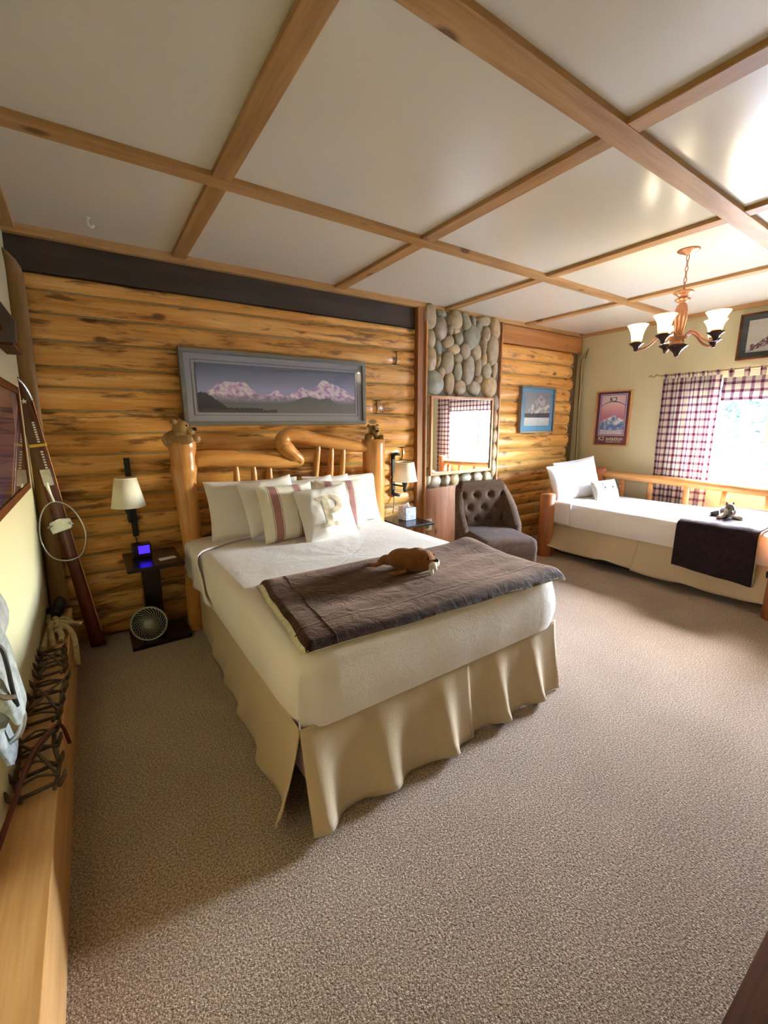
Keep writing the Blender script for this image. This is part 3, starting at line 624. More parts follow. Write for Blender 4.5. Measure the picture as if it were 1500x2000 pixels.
obj('skirt_panel', skirt((BX0 + .012, -2.125), (BX0 + .06, -.06), -1, 0, .392, .014, .050, .020, 1.2, .34, -1, (1.1, .2)), 'skirt', bed, solid=.004)
obj('skirt_panel', skirt((.938, BY0 + .030), (1.775, BY0 + .03), 0, -1, .392, .012, .070, .034, .5, .30, -1), 'skirt', bed, solid=.004)
obj('skirt_panel', skirt((1.755, BY0 + .040), (2.445, BY0 + .035), 0, -1, .392, .016, .070, .036, 2.6, .27, 0), 'skirt', bed, solid=.004)
obj('skirt_panel', skirt((BX1 - .03, BY0 + .05), (BX1 - .03, -.20), 1, 0, .392, .016, .05, .022, 4, .3), 'skirt', bed, solid=.004)
# ------------------------------------------------------------------ throw blanket on the bed
bl = thing('throw_blanket', 'brown plush throw folded across the foot of the large bed', 'blanket', (1.74, -1.78, .67))
bc = [(1.062, -1.372), (.978, -2.118), (2.425, -2.175), (2.50, -1.445)]
def bq(u, v):
    a = [bc[0][i] + (bc[3][i] - bc[0][i]) * u for i in (0, 1)]; b = [bc[1][i] + (bc[2][i] - bc[1][i]) * u for i in (0, 1)]
    return a[0] + (b[0] - a[0]) * v + .008 * nz(v * 5, u * 2), a[1] + (b[1] - a[1]) * v + .012 * nz(u * 5, 3)
def btop(dz, wr):
    def fn(u, v):
        x, y = bq(u, v); e = max(0, min(u * 1.44, (1 - u) * 1.44, v * .75, (1 - v) * .75))
        z = .672 + dz * min(1, e / .02) ** .5
        z += wr * (.016 * abs(nz(x * 1.6 - y * .8, y * 3.4 + x * .8, 5)) + .007 * nz(x * 2.2 + y * 2, y * 7 - x * 1.5) + .003 * nz(x * 4, y * 15 - x * 4)) * min(1, e / .05)
        if v > .80: z += .005 * wr * sin((v - .8) / .2 * pi)
        if x > BX1 - .09: z -= ((x - BX1 + .09) / .15) ** 2 * .06; z = max(z, .60)
        z += wr * .035 * math.exp(-((u - .98) / .12) ** 2 - ((v - .05) / .2) ** 2)
        if y < BY0 + .05: z -= ((BY0 + .05 - y) / .07) ** 2 * .02
        return (x, y, z)
    return fn
def slab(fn0, fn1, nu, nv):
    mb = MB().grid(nu, nv, fn1); o = len(mb.v); mb.grid(nu, nv, fn0, flip=True); per = []
    I = lambda i, j: i * (nv + 1) + j
    per = [I(i, 0) for i in range(nu)] + [I(nu, j) for j in range(nv)] + [I(i, nv) for i in range(nu, 0, -1)] + [I(0, j) for j in range(nv, 0, -1)]
    for a, b in zip(per, per[1:] + per[:1]): mb.f.append((a, o + a, o + b, b))
    return mb
obj('sherpa_lining', slab(btop(-.006, 0), lambda u, v: tuple(Vector(btop(.010, .2)(u * .985 - .004, v * .99)) + Vector((-.010, -.004, 0))), 60, 30), 'sherpa', bl)['label'] = 'cream fleece lining'
obj('plush_face', slab(lambda u, v: tuple(Vector(btop(.010, .25)(u, v)) + Vector((.0, 0, .003))), lambda u, v: tuple(Vector(btop(.024, 1)(u, v)) + Vector((.004, 0, .003))), 150, 80), 'plush', bl)
hem = MB()
for a, b in (((.085, .0), (.085, 1)), ((0, .83), (1, .83))):
    hem.tube([Vector(btop(.024, 1)(a[0] + (b[0] - a[0]) * i / 60, a[1] + (b[1] - a[1]) * i / 60)) + Vector((0, 0, .002)) for i in range(61)], .003, 6)
obj('hem_seam', hem, 'plush', bl)
# ------------------------------------------------------------------ pillows
def pillow_mb(wd, ht, th, seed=0, pinch=.055, wr=1., n=30):
    mb = MB()
    for sgn in (1, -1):
        def fn(u, v):
            a, b = u * 2 - 1, v * 2 - 1
            px = a * (1 - pinch * (1 - b * b) * abs(a) ** 3); pz = b * (1 - pinch * (1 - a * a) * abs(b) ** 3)
            t = max(0, (1 - abs(a) ** 2.6)) ** .55 * max(0, (1 - abs(b) ** 2.6)) ** .55
            y = -sgn * (th / 2 * t) - (wr * .010 * (nz(a * 2.4 + seed, b * 2.4, seed) + .6 * nz(a * 5 + b * 3 + seed, b * 6, seed)) * t)
            return (px * wd / 2, y, pz * ht / 2)
        mb.grid(n, n, fn, lambda u, v: (u, v), flip=sgn < 0)
    return mb
def put(o, center, xdir, zdir):
    X = Vector(xdir).normalized(); Z = Vector(zdir); Z = (Z - X * Z.dot(X)).normalized(); Y = Z.cross(X)
    o.matrix_world = Matrix.Translation(center) @ Matrix((X, Y, Z)).transposed().to_4x4(); return o
def pillow(label, center, xdir, zdir, wd, ht, th, m, seed, group, name='pillow', **k):
    o = obj(name, pillow_mb(wd, ht, th, seed, **k), m); put(o, center, xdir, zdir); tag(o, label, 'pillow', group); return o
GP = 'pillows at the head of the large bed'
pillow('white pillow against the headboard at the left, its whole left end showing', (1.405, -.335, .865), (1, .03, -.02), (0, .34, 1), .70, .43, .17, 'pillow', 1, GP)
pillow('white pillow against the headboard at the right end', (2.13, -.325, .850), (1, 0, -.02), (0, .30, 1), .68, .42, .16, 'pillow', 2, GP)
pillow('white pillow peeking up behind the striped pillow, corner pointing upward', (1.47, -.455, .892), (1, 0, .10), (-.06, .40, 1), .40, .40, .14, 'pillow', 3, GP)
pillow('white pillow showing one peaked corner above the lettered pillow', (1.80, -.44, .88), (1, -.05, .07), (0, .36, 1), .40, .38, .13, 'pillow', 4, GP)
pillow('white pillow with a low peaked corner right of the lettered pillow top', (1.99, -.40, .875), (1, 0, .04), (0, .3, 1), .36, .38, .12, 'pillow', 5, GP)
pillow('square cream pillow with two broad red stripes, left of the lettered pillow', (1.555, -.57, .855), (1, .05, .0), (.0, .34, 1), .42, .40, .15, 'stripe', 6, GP, 'striped_pillow')
pillow('striped pillow mostly hidden behind the lettered pillow, one pink stripe showing', (2.00, -.53, .848), (1, -.12, -.03), (.06, .32, 1), .40, .40, .14, 'stripe', 8, GP, 'striped_pillow')
LP = (1.785, -.70, .835); lx, lz = (1, .02, .07), (-.05, .40, 1)
lpil = pillow('square white satin pillow with a large tan letter P', LP, lx, lz, .42, .40, .15, 'pillow', 9, GP, 'letter_pillow')
def inP(x, z):  # slab serif P in a unit box
    if .20 <= x <= .42 and 0 <= z <= 1: return True
    if 0 <= x <= .60 and 0 <= z <= .12: return True
    if 0 <= x <= .3 and .88 <= z <= 1: return True
    dx, dz = (x - .52) / .44, (z - .70) / .30; r = dx * dx + dz * dz; ix, iz = (x - .50) / .22, (z - .70) / .16
    return x > .40 and r <= 1 and not (ix * ix + iz * iz < 1 and x > .42)
pm = pillow_mb(.42, .40, .15, 9); nn = 31; mb = MB()
def psurf(a, b):
    u, v = (a + 1) / 2 * 30, (b + 1) / 2 * 30; i, j = min(29, int(u)), min(29, int(v)); fu, fv = u - i, v - j; q = lambda p, r: Vector(pm.v[p * nn + r])
    return q(i, j) * (1 - fu) * (1 - fv) + q(i + 1, j) * fu * (1 - fv) + q(i, j + 1) * (1 - fu) * fv + q(i + 1, j + 1) * fu * fv
K = 56; idx = {}
def pv(i, j):
    if (i, j) not in idx: idx[(i, j)] = len(mb.v); p = psurf(-.42 + .96 * i / K, -.52 + 1.12 * j / K); mb.v.append((p.x, p.y - .0025, p.z))
    return idx[(i, j)]
for i in range(K):
    for j in range(K):
        if inP((i + .5) / K, (j + .5) / K): mb.f.append((pv(i, j), pv(i + 1, j), pv(i + 1, j + 1), pv(i, j + 1)))
MT['tanlinen'] = plain('tan_linen_letter', srgb(196, 180, 152), .95, (200, .4, .003), .06)
o = obj('letter', mb, 'tanlinen', lpil, world=False); o['label'] = 'tan capital letter P'
# ------------------------------------------------------------------ plush walrus
wl = thing('plush_walrus', 'brown plush walrus with white muzzle and tusks on the brown throw', 'plush toy', (1.755, -1.715, .697), rad(-60))
m = MB(); m.ball((-.035, .0, .062), (.10, .068, .060)); m.ball((.035, 0, .068), (.075, .07, .066)); m.ball((.072, 0, .072), (.058, .056, .056))
m.ball((-.135, .005, .045), (.05, .035, .028)); body = fuse(m, .007, 5)
b = obj('body', body, 'toy_brown', wl, world=False)
for s_ in (-1, 1):
    obj('flipper', MB().tube([(-.01, s_ * .05, .022), (-.045, s_ * .085, .010), (-.08, s_ * .105, .008)], [.026, .024, .010], 10, smooth_path=3, flat=.5), 'toy_brown', wl, world=False)
    obj('tail_flipper', MB().tube([(-.15, s_ * .012, .035), (-.185, s_ * .035, .022), (-.215, s_ * .05, .018)], [.018, .022, .008], 10, smooth_path=3, flat=.5), 'toy_brown', wl, world=False)
    obj('tusk', MB().tube([(.115, s_ * .022, .045), (.125, s_ * .028, .022), (.110, s_ * .034, .002)], [.013, .010, .003], 8, smooth_path=3), 'toy_white', wl, world=False)
    obj('eye', MB().ball((.110, s_ * .036, .096), .006, 8, 6), 'toy_dark', wl, world=False)
m = MB()
for s_ in (-1, 1): m.ball((.126, s_ * .020, .058), (.024, .025, .021))
obj('muzzle', fuse(m, .005, 2), 'toy_white', wl, world=False)
obj('nose', MB().ball((.140, 0, .080), (.012, .013, .009), 10, 8), 'toy_dark', wl, world=False)
# ------------------------------------------------------------------ lamps on both sides
def sconce(label, x, z0, z1, sx, sy, sz0, sz1, r0, r1, curly):
    t = thing('wall_sconce', label, 'lamp', (x, 0, z0))
    flat('back_plate', MB().box(x - .018, x + .018, -.022, .0, z0, z1), 'iron', t, .004)
    if curly:
        for zz, s_ in ((z1, 1), (z0, 1)): obj('scroll', MB().tube([(x, -.015, zz - .05 if zz == z1 else zz + .05), (x + .003, -.022, zz - .01 if zz == z1 else zz + .01), (x + .03, -.035, zz), (x + .058, -.035, zz - .008)], [.014, .017, .017, .013], 8, smooth_path=3), 'iron', t)
    zl = sz0 - .055
    obj('swing_arm', MB().tube([(x, -.015, zl), (x + (sx - x) * .3, sy * .6, zl), (sx, sy, zl)], .008, 8, smooth_path=3), 'iron', t)
    obj('lamp_holder', MB().lathe([(.004, zl - .055), (.014, zl - .05), (.020, zl - .02), (.016, zl), (.024, zl + .02), (.030, zl + .045), (.012, zl + .06), (.008, sz1 - .01)], (sx, sy, 0), 14), 'iron', t)
    sh = obj('lamp_shade', MB().lathe([(r0, sz0), (r1, sz1)], (sx, sy, 0), 32, cap=False), 'lampshade', t, solid=.002)
    rm = MB().tube([(sx + r0 * cos(a * pi / 16), sy + r0 * sin(a * pi / 16), sz0) for a in range(32)], .003, 6, True); rm.tube([(sx + r1 * cos(a * pi / 16), sy + r1 * sin(a * pi / 16), sz1) for a in range(32)], .003, 6, True)
    obj('rim', rm, 'lampshade', sh)
    return t
s1 = sconce('black wall sconce with cream shade left of the bed', .640, .70, 1.245, .612, -.16, .938, 1.125, .100, .064, False)
obj('cord', MB().tube([(.635, -.02, .71), (.645, -.03, .64), (.66, -.05, .60)], .004, 6, smooth_path=3), 'iron', s1)
s2 = sconce('black scrolled wall sconce with cream shade right of the bed', 2.862, .775, 1.175, 2.862, -.20, .932, 1.105, .115, .085, True)
obj('cord', MB().tube([(2.862, -.02, .78), (2.855, -.03, .70), (2.83, -.05, .60)], .004, 6, smooth_path=3), 'iron', s2)
# ------------------------------------------------------------------ bedside stands
def stand(label, x0, x1, xc, ztop):
    t = thing('bedside_stand', label, 'nightstand', ((x0 + x1) / 2, -.25, 0))
    flat('base', MB().box(x0 - .02, x1 + .02, -.345, -.05, .0, .035), 'black', t, .006)
    flat('column', MB().box(xc - .055, xc + .055, -.17, -.055, .035, ztop - .025), 'black', t, .004)
    flat('table_top', MB().box(x0, x1, -.49, -.06, ztop - .025, ztop), 'black', t, .006)
stand('black bedside stand holding the clock, left of the bed', .54, .865, .69, .60)
stand('black bedside stand holding the tissue box, right of the bed', 2.66, 2.985, 2.83, .57)
ck = thing('alarm_clock', 'black alarm clock with a glowing blue display on bedside stand', 'clock', (.645, -.24, .60))
flat('case', MB().box(.590, .705, -.275, -.20, .602, .70), 'black', ck, .008)
flat('display', MB().box(.628, .692, -.278, -.274, .635, .688), 'clockface', ck, .002)
o = flat('note_card', MB().prism([(.735, -.395), (.835, -.375), (.825, -.32), (.728, -.34)], 'z', .6005, .603), 'white'); tag(o, 'small white card lying on the black stand beside the clock', 'card')
tb = thing('tissue_box', 'square patterned grey tissue box on the bedside stand', 'tissue box', (2.86, -.24, .57))
flat('box', MB().box(2.80, 2.92, -.30, -.18, .571, .688), 'tissuebox', tb, .004)
obj('tissue', MB().grid(10, 8, lambda u, v: (2.86 + (u - .5) * .06 + .012 * nz(u * 4, v * 4), -.24 + .018 * sin(u * 6 + v * 2), .682 + v * .055 * (1 - abs(u - .45)))), 'tissue', tb, solid=.001)
un = thing('wall_unit', 'cream plastic unit with a green spot, low on the knotty panel', 'outlet', (3.28, -.03, .36))
flat('case', MB().box(3.222, 3.342, -.045, -.0125, .355, .478), 'plastic', un, .006); flat('green_label', MB().prism([(3.27 + .032 * cos(a), .395 + .017 * sin(a)) for a in [i * pi / 8 for i in range(16)]], 'y', -.047, -.0445), 'green', un)
# fan standing in front of the left stand
fn = thing('desk_fan', 'round grey desk fan on the floor under the black bedside stand', 'fan', (.655, -.33, 0))
fc = Vector((.632, -.325, .165)); FR = Matrix.Rotation(rad(-18), 3, 'Z') @ Matrix.Rotation(rad(-12), 3, 'X')
def F(x, y, z): return fc + FR @ Vector((x, y, z))
MT['fangrey'] = plain('grey_fan_plastic', srgb(146, 148, 138), .5)
obj('grille_ring', MB().tube([F(.108 * cos(a), 0, .108 * sin(a)) for a in [i * pi / 24 for i in range(48)]], .0065, 8, True), 'fangrey', fn)
gm = MB()
for k in range(28):
    a0 = 2 * pi * k / 28; gm.tube([F((.026 + .08 * q) * cos(a0 + 1.0 * q), -.012 * (1 - q), (.026 + .08 * q) * sin(a0 + 1.0 * q)) for q in (0, .25, .5, .75, 1)], .0030, 5)
obj('grille', gm, 'fangrey', fn); obj('hub', MB().tube([F(0, -.018, 0), F(0, -.012, 0), F(0, 0, 0)], [.020, .030, .030], 20), 'fangrey', fn)
obj('housing', MB().tube([F(0, .012, 0), F(0, .035, 0), F(0, .075, 0)], [.107, .10, .05], 28), 'black', fn)
bm = MB()
for k in range(3):
    a0 = 2 * pi * k / 3; bm.grid(4, 3, lambda u, v: F((.02 + .075 * u) * cos(a0 + .9 * v), .006 + .010 * v, (.02 + .075 * u) * sin(a0 + .9 * v)))
obj('blade', bm, 'black', fn, solid=.002)
flat('foot', MB().box(.575, .70, -.36, -.24, .036, .055), 'black', fn, .01)
# ------------------------------------------------------------------ armless tufted chair
ct = Vector((3.60, -.655, 0)); CA = rad(-21.7)
ch = thing('slipper_chair', 'grey-brown button-tufted slipper chair below the mirror', 'chair', ct, CA)
B0 = [(-.17, .73), (0, .73), (.17, .73), (-.085, .595), (.085, .595), (-.255, .595), (.255, .595), (-.17, .47), (0, .47), (.17, .47)]
bt = [(-.225, .745), (-.08, .745), (.075, .745), (.225, .745), (-.15, .62), (0, .62), (.15, .62), (-.225, .50), (-.075, .50), (.075, .50), (.225, .50)]
def backc(s_):      # plan of the wrap-around back
    a = abs(s_); sg = 1 if s_ > 0 else -1
    if a < .52: x = a / .52 * .235; y = .27
    else: q = (a - .52) / .48; x = .235 + .055 * sin(min(1, q * 1.6) * pi / 2); y = .27 - .25 * max(0, q - .06) ** 1.15
    return sg * x, y
def backtop(s_): a = abs(s_); return .885 if a < .50 else .885 - .42 * ((a - .50) / .50)
def bpt(s_, v, off):
    x, y = backc(s_); z0 = .30; z = z0 + (backtop(s_) - z0) * v
    e = .01; xa, ya = backc(s_ - e); xb, yb = backc(s_ + e); t = Vector((xb - xa, yb - ya, 0)).normalized(); n = Vector((t.y, -t.x, 0))
    lean = .07 * (z - .42) if z > .42 else 0; d = off
    if off > 0:
        d += .012 * sin(v * pi) 
        for bx_, bz in bt: d -= .040 * math.exp(-(((x - bx_) / .030) ** 2 + ((z - bz) / .030) ** 2))
        d *= min(1, (1 - v) / .04 + .25)
    return (x + n.x * d, y + n.y * d + lean * (1 if abs(s_) < .55 else max(0, 1 - (abs(s_) - .55) * 2.6)), z)
o = obj('backrest', slab(lambda u, v: bpt(u * 2 - 1, v, -.035), lambda u, v: bpt(u * 2 - 1, v, .040), 90, 50), 'chair', ch, world=False)
for bx_, bz in bt: 
    s_ = bx_ / .235 * .52; v_ = (bz - .30) / (backtop(s_) - .30); p = bpt(s_, v_, .046); obj('tuft_button', MB().ball((p[0], p[1], p[2]), (.010, .007, .010), 10, 6), 'chairdark', o, world=False)
obj('seat_cushion', soft_box(-.275, .275, -.36, .27, .26, .430, .05, bulge=.006), 'chair', ch, world=False)
obj('seat_base', soft_box(-.272, .272, -.355, .28, .16, .29, .012, bulge=.002), 'chair', ch, world=False)
for x, y in ((-.23, -.31), (.23, -.31), (-.22, .25), (.22, .25)):
    obj('leg', MB().tube([(x, y, .17), (x, y, .10), (x * 1.04, y * 1.04, .0)], [.026, .024, .015], 10), 'black', ch, world=False)
# ------------------------------------------------------------------ daybed under the window
db = thing('log_daybed', 'log-framed daybed with white mattress and khaki skirt under the window', 'bed', (5.1, -1.55, 0))
for x, y, nm in ((4.545, -.585, ''), (4.525, -2.590, ''), (5.70, -.50, ''), (5.70, -2.60, '')):
    h = .695 if x < 5 else .90
    obj('post', MB().tube([(x, y, 0), (x, y, .3), (x + .002, y, h - .01), (x + .002, y, h)], [.083, .080, .078, .072], 20), 'post_red', db)
rm = MB().tube([(5.70, -.50, .832), (5.70, -.9, .822), (5.70, -1.5, .812), (5.70, -2.1, .795), (5.70, -2.6, .790)], [.040, .045, .047, .045, .042], 14, smooth_path=6)
rm.v = [(x + .005 * nz(y * 7, z * 9), y, z + .006 * nz(y * 5, x * 9)) for x, y, z in rm.v]; obj('back_rail', rm, 'post_y', db)
for y in (-.79, -1.11, -1.475, -1.815, -2.16, -2.43): obj('spindle', MB().tube([(5.70, y, .45), (5.70, y, .68), (5.70, y + .003, .80)], [.030, .030, .024], 12), 'post_y', db)
obj('head_rail', MB().tube([(4.545, -.56, .52), (5.1, -.53, .53), (5.70, -.50, .54)], .04, 12, smooth_path=3), 'post_x', db)
flat('dark_frame', MB().box(4.70, 5.62, -2.50, -.60, .02, .24), 'iron', db, .01)
obj('caster_bracket', MB().tube([(4.60, -2.49, .33), (4.60, -2.49, .12)], .012, 8), 'iron', db)
obj('mattress_cover', soft_box(4.585, 5.63, -2.53, -.56, .365, .600, .06, bulge=.016, seed=9), 'linen', db)
fo = MB().grid(50, 10, lambda u, v: (4.573 - .006 * nz(v * 5, u * 5) + (0 if u < .3 else (u - .3) / .7 * .8 + .04), -.62 - .22 * v - .02 * u, (.385 + .20 * min(1, u / .24)) + (.023 * min(1, max(0, u - .24) / .06)) + .002))
obj('folded_sheet', fo, 'linen', db, solid=.008)
obj('skirt_panel', skirt((4.625, -.60), (4.625, -1.56), -1, 0, .385, .10, .085, .030, 1, .62, 0), 'skirt', db, solid=.004)
obj('skirt_panel', skirt((4.622, -1.53), (4.622, -2.52), -1, 0, .385, .075, .085, .032, 2.2, .52, 0), 'skirt', db, solid=.004)
obj('skirt_panel', skirt((4.64, -2.51), (5.5, -2.51), 0, -1, .385, .09, .03, .015, 3, .4), 'skirt', db, solid=.004)
GD = 'pillows on the daybed'
pillow('white pillow leaning at the daybed head, in front of the other white one', (5.02, -.59, .80), (1, -.22, .11), (-.05, .34, 1), .70, .44, .17, 'pillow', 11, GD)
pillow('white pillow at the daybed head, half hidden, its corner rising highest', (5.22, -.50, .815), (1, -.18, .10), (-.05, .26, 1), .66, .44, .15, 'pillow', 12, GD)
sp_ = thing('toggle_pillow', 'small knitted cream pillow with three toggle buttons on the daybed', 'pillow', (5.20, -.86, .715), 0, GD)
pm2 = obj('pillow_cover', pillow_mb(.37, .245, .12, 14), 'knit', sp_, world=False)
for q in (-.06, .055, .155): 
    obj('toggle', MB().ball((q, -.066, .02), (.013, .007, .008), 10, 6), 'greenmat', sp_, world=False); obj('button_loop', MB().tube([(q - .012, -.045, .085), (q, -.066, .025)], .0025, 6), 'greenmat', sp_, world=False)
put(sp_, (5.20, -.86, .705), (1, -.22, .02), (0, .42, 1))
dbl = thing('daybed_throw', 'dark brown plush throw hanging over the front of the daybed', 'blanket', (4.9, -2.12, .6))
def drape(off):
    def fn(u, v):
        y = -1.865 - .53 * u - .03 * (1 - v) * (u - .4); s_ = v * 1.40
        wv = .006 * nz(y * 9, s_ * 6, 2)
        if s_ < .335: x = 4.560 - off - .010 * sin(y * 9 + 1) * (1 - s_ / .335); z = .235 + s_ * 1.02 - .045 * u * (1 - s_ / .335)
        elif s_ < .40: q = (s_ - .335) / .065 * pi / 2; x = 4.560 - off + (.045 + off) * (1 - cos(q)); z = .575 + (.040 + off) * sin(q)
        else: x = 4.605 + (s_ - .40) * .99; z = .615 + off + .010 * abs(nz(x * 4, y * 9)) + .004
        return (x + wv, y, z + wv * .6)
    return fn
obj('plush_face', slab(drape(.004), drape(.016), 40, 90), 'plushdark', dbl)
obj('sherpa_lining', slab(drape(-.004), lambda u, v: drape(.004)(u * 1.02 - .002, v * 1.0), 20, 60), 'sherpa', dbl)
# plush dog
dg = thing('plush_dog', 'small grey and white plush dog lying on the daybed throw', 'plush toy', (4.93, -2.09, .637), rad(-58))
m = MB(); m.ball((0, .05, .040), (.055, .085, .042)); m.ball((0, -.035, .065), (.046, .042, .045)); m.ball((0, -.078, .050), (.024, .024, .020))
for s_ in (-1, 1): m.ball((s_ * .028, -.022, .108), (.012, .009, .018))
obj('body', fuse(m, .006, 3), 'toy_grey', dg, world=False)
for s_ in (-1, 1):
    obj('front_leg', MB().tube([(s_ * .04, -.01, .020), (s_ * .075, -.055, .014), (s_ * .10, -.085, .012)], [.020, .016, .014], 10, smooth_path=3), 'toy_white', dg, world=False)
    obj('hind_leg', MB().tube([(s_ * .05, .09, .022), (s_ * .09, .11, .016), (s_ * .115, .10, .012)], [.024, .018, .012], 10, smooth_path=3), 'toy_grey', dg, world=False)
    obj('cheek', MB().ball((s_ * .030, -.055, .052), (.022, .020, .024), 10, 8), 'toy_white', dg, world=False); obj('eye', MB().ball((s_ * .017, -.073, .078), .005, 8, 6), 'toy_dark', dg, world=False)
obj('nose', MB().ball((0, -.101, .056), (.008, .005, .006), 8, 6), 'toy_dark', dg, world=False)
dg.scale = (.85, .85, 1.2)
obj('tail', MB().tube([(0, .13, .04), (.02, .165, .03), (.05, .175, .018)], [.014, .016, .008], 8, smooth_path=3), 'toy_white', dg, world=False)
# ------------------------------------------------------------------ curtains
rod = thing('curtain_rod', 'thin gold curtain rod with twisted finial above the window', 'curtain rod', (5.82, -1.95, 1.965))
obj('pole', MB().tube([(5.82, -1.02, 1.962), (5.82, -3.0, 1.962)], .009, 10), 'gold', rod)
obj('finial', MB().tube([(5.82, -1.02, 1.962), (5.815, -.985, 1.972), (5.825, -.955, 1.952), (5.815, -.93, 1.968), (5.82, -.90, 1.962)], [.008, .012, .006, .012, .003], 8, smooth_path=4), 'gold', rod)
for y in (-1.10, -2.92): obj('bracket', MB().tube([(5.82, y, 1.955), (5.86, y, 1.93), (W, y, 1.93)], .007, 8, smooth_path=3), 'gold', rod)
def curtain(label, y0, y1, z0, z1, gather, nt, name, amp=.022, wl=.085, xoff=0):
    t = thing(name, label, 'curtain', (5.82 + xoff, (y0 + y1) / 2, z0)); L = y0 - y1
    def ph(u, v): return 2 * pi * (u * L / wl + .35 * nz(u * 5, v * .7, y0))
    def fn(u, v):
        y = y0 - L * u; k = .75 + .25 * (1 - v); s_ = sin(ph(u, v)); return (5.835 + xoff + amp * k * s_ + amp * .6 * nz(u * 9, v * 1.5), y + .006 * nz(u * 8, v * 3), z1 + (z0 - z1) * v)
    obj('cloth', MB().grid(max(40, int(L / .007)), 30, fn, lambda u, v: (u * L * gather, (z1 - z0) * (1 - v))), 'plaid', t)
    for k in range(nt):
        y = y0 - L * (k + .5) / nt; hw = .022
        obj('tab', MB().grid(2, 14, lambda u, v: (5.82 + xoff + .013 * sin(v * 2 * pi) , y + (u - .5) * 2 * hw, 1.900 + (.0 if v in (0, 1) else 0) + (z1 - 1.900) + (1.975 - z1) * sin(v * pi) ** .5), lambda u, v: (y * gather + u * .05, v * .2)), 'plaid', t, solid=.002)
    return t
curtain('red and cream plaid curtain panel drawn to the left of the window', -1.06, -1.60, .53, 1.925, 1.75, 8, 'plaid_curtain')
curtain('short plaid valance hanging across the top of the window', -1.62, -2.62, 1.665, 1.890, 1.0, 8, 'plaid_valance', .006, .2)
curtain('red and cream plaid curtain panel at the far side of the window, seen in mirror', -2.56, -2.93, .53, 1.925, 1.75, 6, 'plaid_curtain')
# ------------------------------------------------------------------ chandelier
CX, CY = 3.890, -1.963
cl = thing('chandelier', 'five-arm bronze chandelier with lit flared glass shades', 'chandelier', (CX, CY, 1.9))
obj('canopy', MB().lathe([(.0, HC - .030), (.018, HC - .030), (.028, HC - .022), (.055, HC - .012), (.066, HC - .004), (.066, HC)], (CX, CY, 0), 28), 'copper', cl)
z = HC - .030; k = 0; chain = MB()
while z > 2.325:
    c = Vector((CX, CY, z - .018)); d = (1, 0) if k % 2 else (0, 1)
    lk = MB().tube([c + Vector((.008 * cos(a) * d[0], .008 * cos(a) * d[1], .021 * sin(a))) for a in [i * pi / 8 for i in range(16)]], .0026, 6, True); obj('chain_link', lk, 'copper', cl); z -= .034; k += 1
obj('stem', MB().lathe([(.006, 2.325), (.050, 2.322), (.062, 2.312), (.052, 2.305), (.026, 2.288), (.026, 2.282), (.046, 2.272), (.048, 2.266), (.026, 2.250), (.018, 2.245), (.032, 2.228), (.040, 2.19), (.038, 2.14), (.030, 2.08), (.024, 2.045), (.022, 2.035)], (CX, CY, 0), 28), 'copper', cl)
obj('hub', MB().lathe([(.020, 2.04), (.046, 2.035), (.048, 2.025), (.042, 2.02), (.042, 1.985), (.046, 1.978), (.034, 1.974)], (CX, CY, 0), 28), 'copper', cl)
obj('finial', MB().lathe([(.030, 1.978), (.066, 1.972), (.064, 1.966), (.044, 1.950), (.024, 1.930), (.014, 1.912), (.013, 1.902), (.006, 1.898)], (CX, CY, 0), 28), 'bronze', cl)
for k in range(5):
    a = rad(39 + 72 * k); ux, uy = cos(a), sin(a); R = .25; P = lambda r, z: (CX + ux * r, CY + uy * r, z)
    obj('arm', MB().tube([P(.040, 2.005), P(.055, 2.035), P(.085, 2.052), P(.125, 2.035), P(.165, 1.995), P(.205, 1.972), P(.25, 1.968)], .0085, 10, smooth_path=4), 'copper', cl)
    c = P(R, 0)
    obj('bobeche', MB().lathe([(.006, 1.958), (.013, 1.962), (.014, 1.975), (.022, 1.990), (.046, 2.008), (.050, 2.013), (.030, 2.016)], c, 24), 'bronze', cl)
    obj('socket', MB().lathe([(.026, 2.014), (.028, 2.028), (.020, 2.032)], c, 20), 'copper', cl)
    obj('shade', MB().lathe([(.030, 2.022), (.033, 2.035), (.036, 2.065), (.043, 2.095), (.055, 2.12), (.068, 2.138)], c, 28, cap=False), 'shadeglass', cl, solid=.003)
    obj('bulb', MB().lathe([(.009, 2.03), (.011, 2.05), (.020, 2.075), (.022, 2.088), (.015, 2.104), (.004, 2.111)], c, 14), 'bulb', cl)
    l = bpy.data.lights.new('bulb_light', 'POINT'); l.energy = .75; l.color = (1, .87, .64); l.shadow_soft_size = .028
    lo = bpy.data.objects.new('bulb_light', l); C.objects.link(lo); lo.parent = cl; lo.location = (c[0] - CX, c[1] - CY, 2.115 - 1.9 + .02)
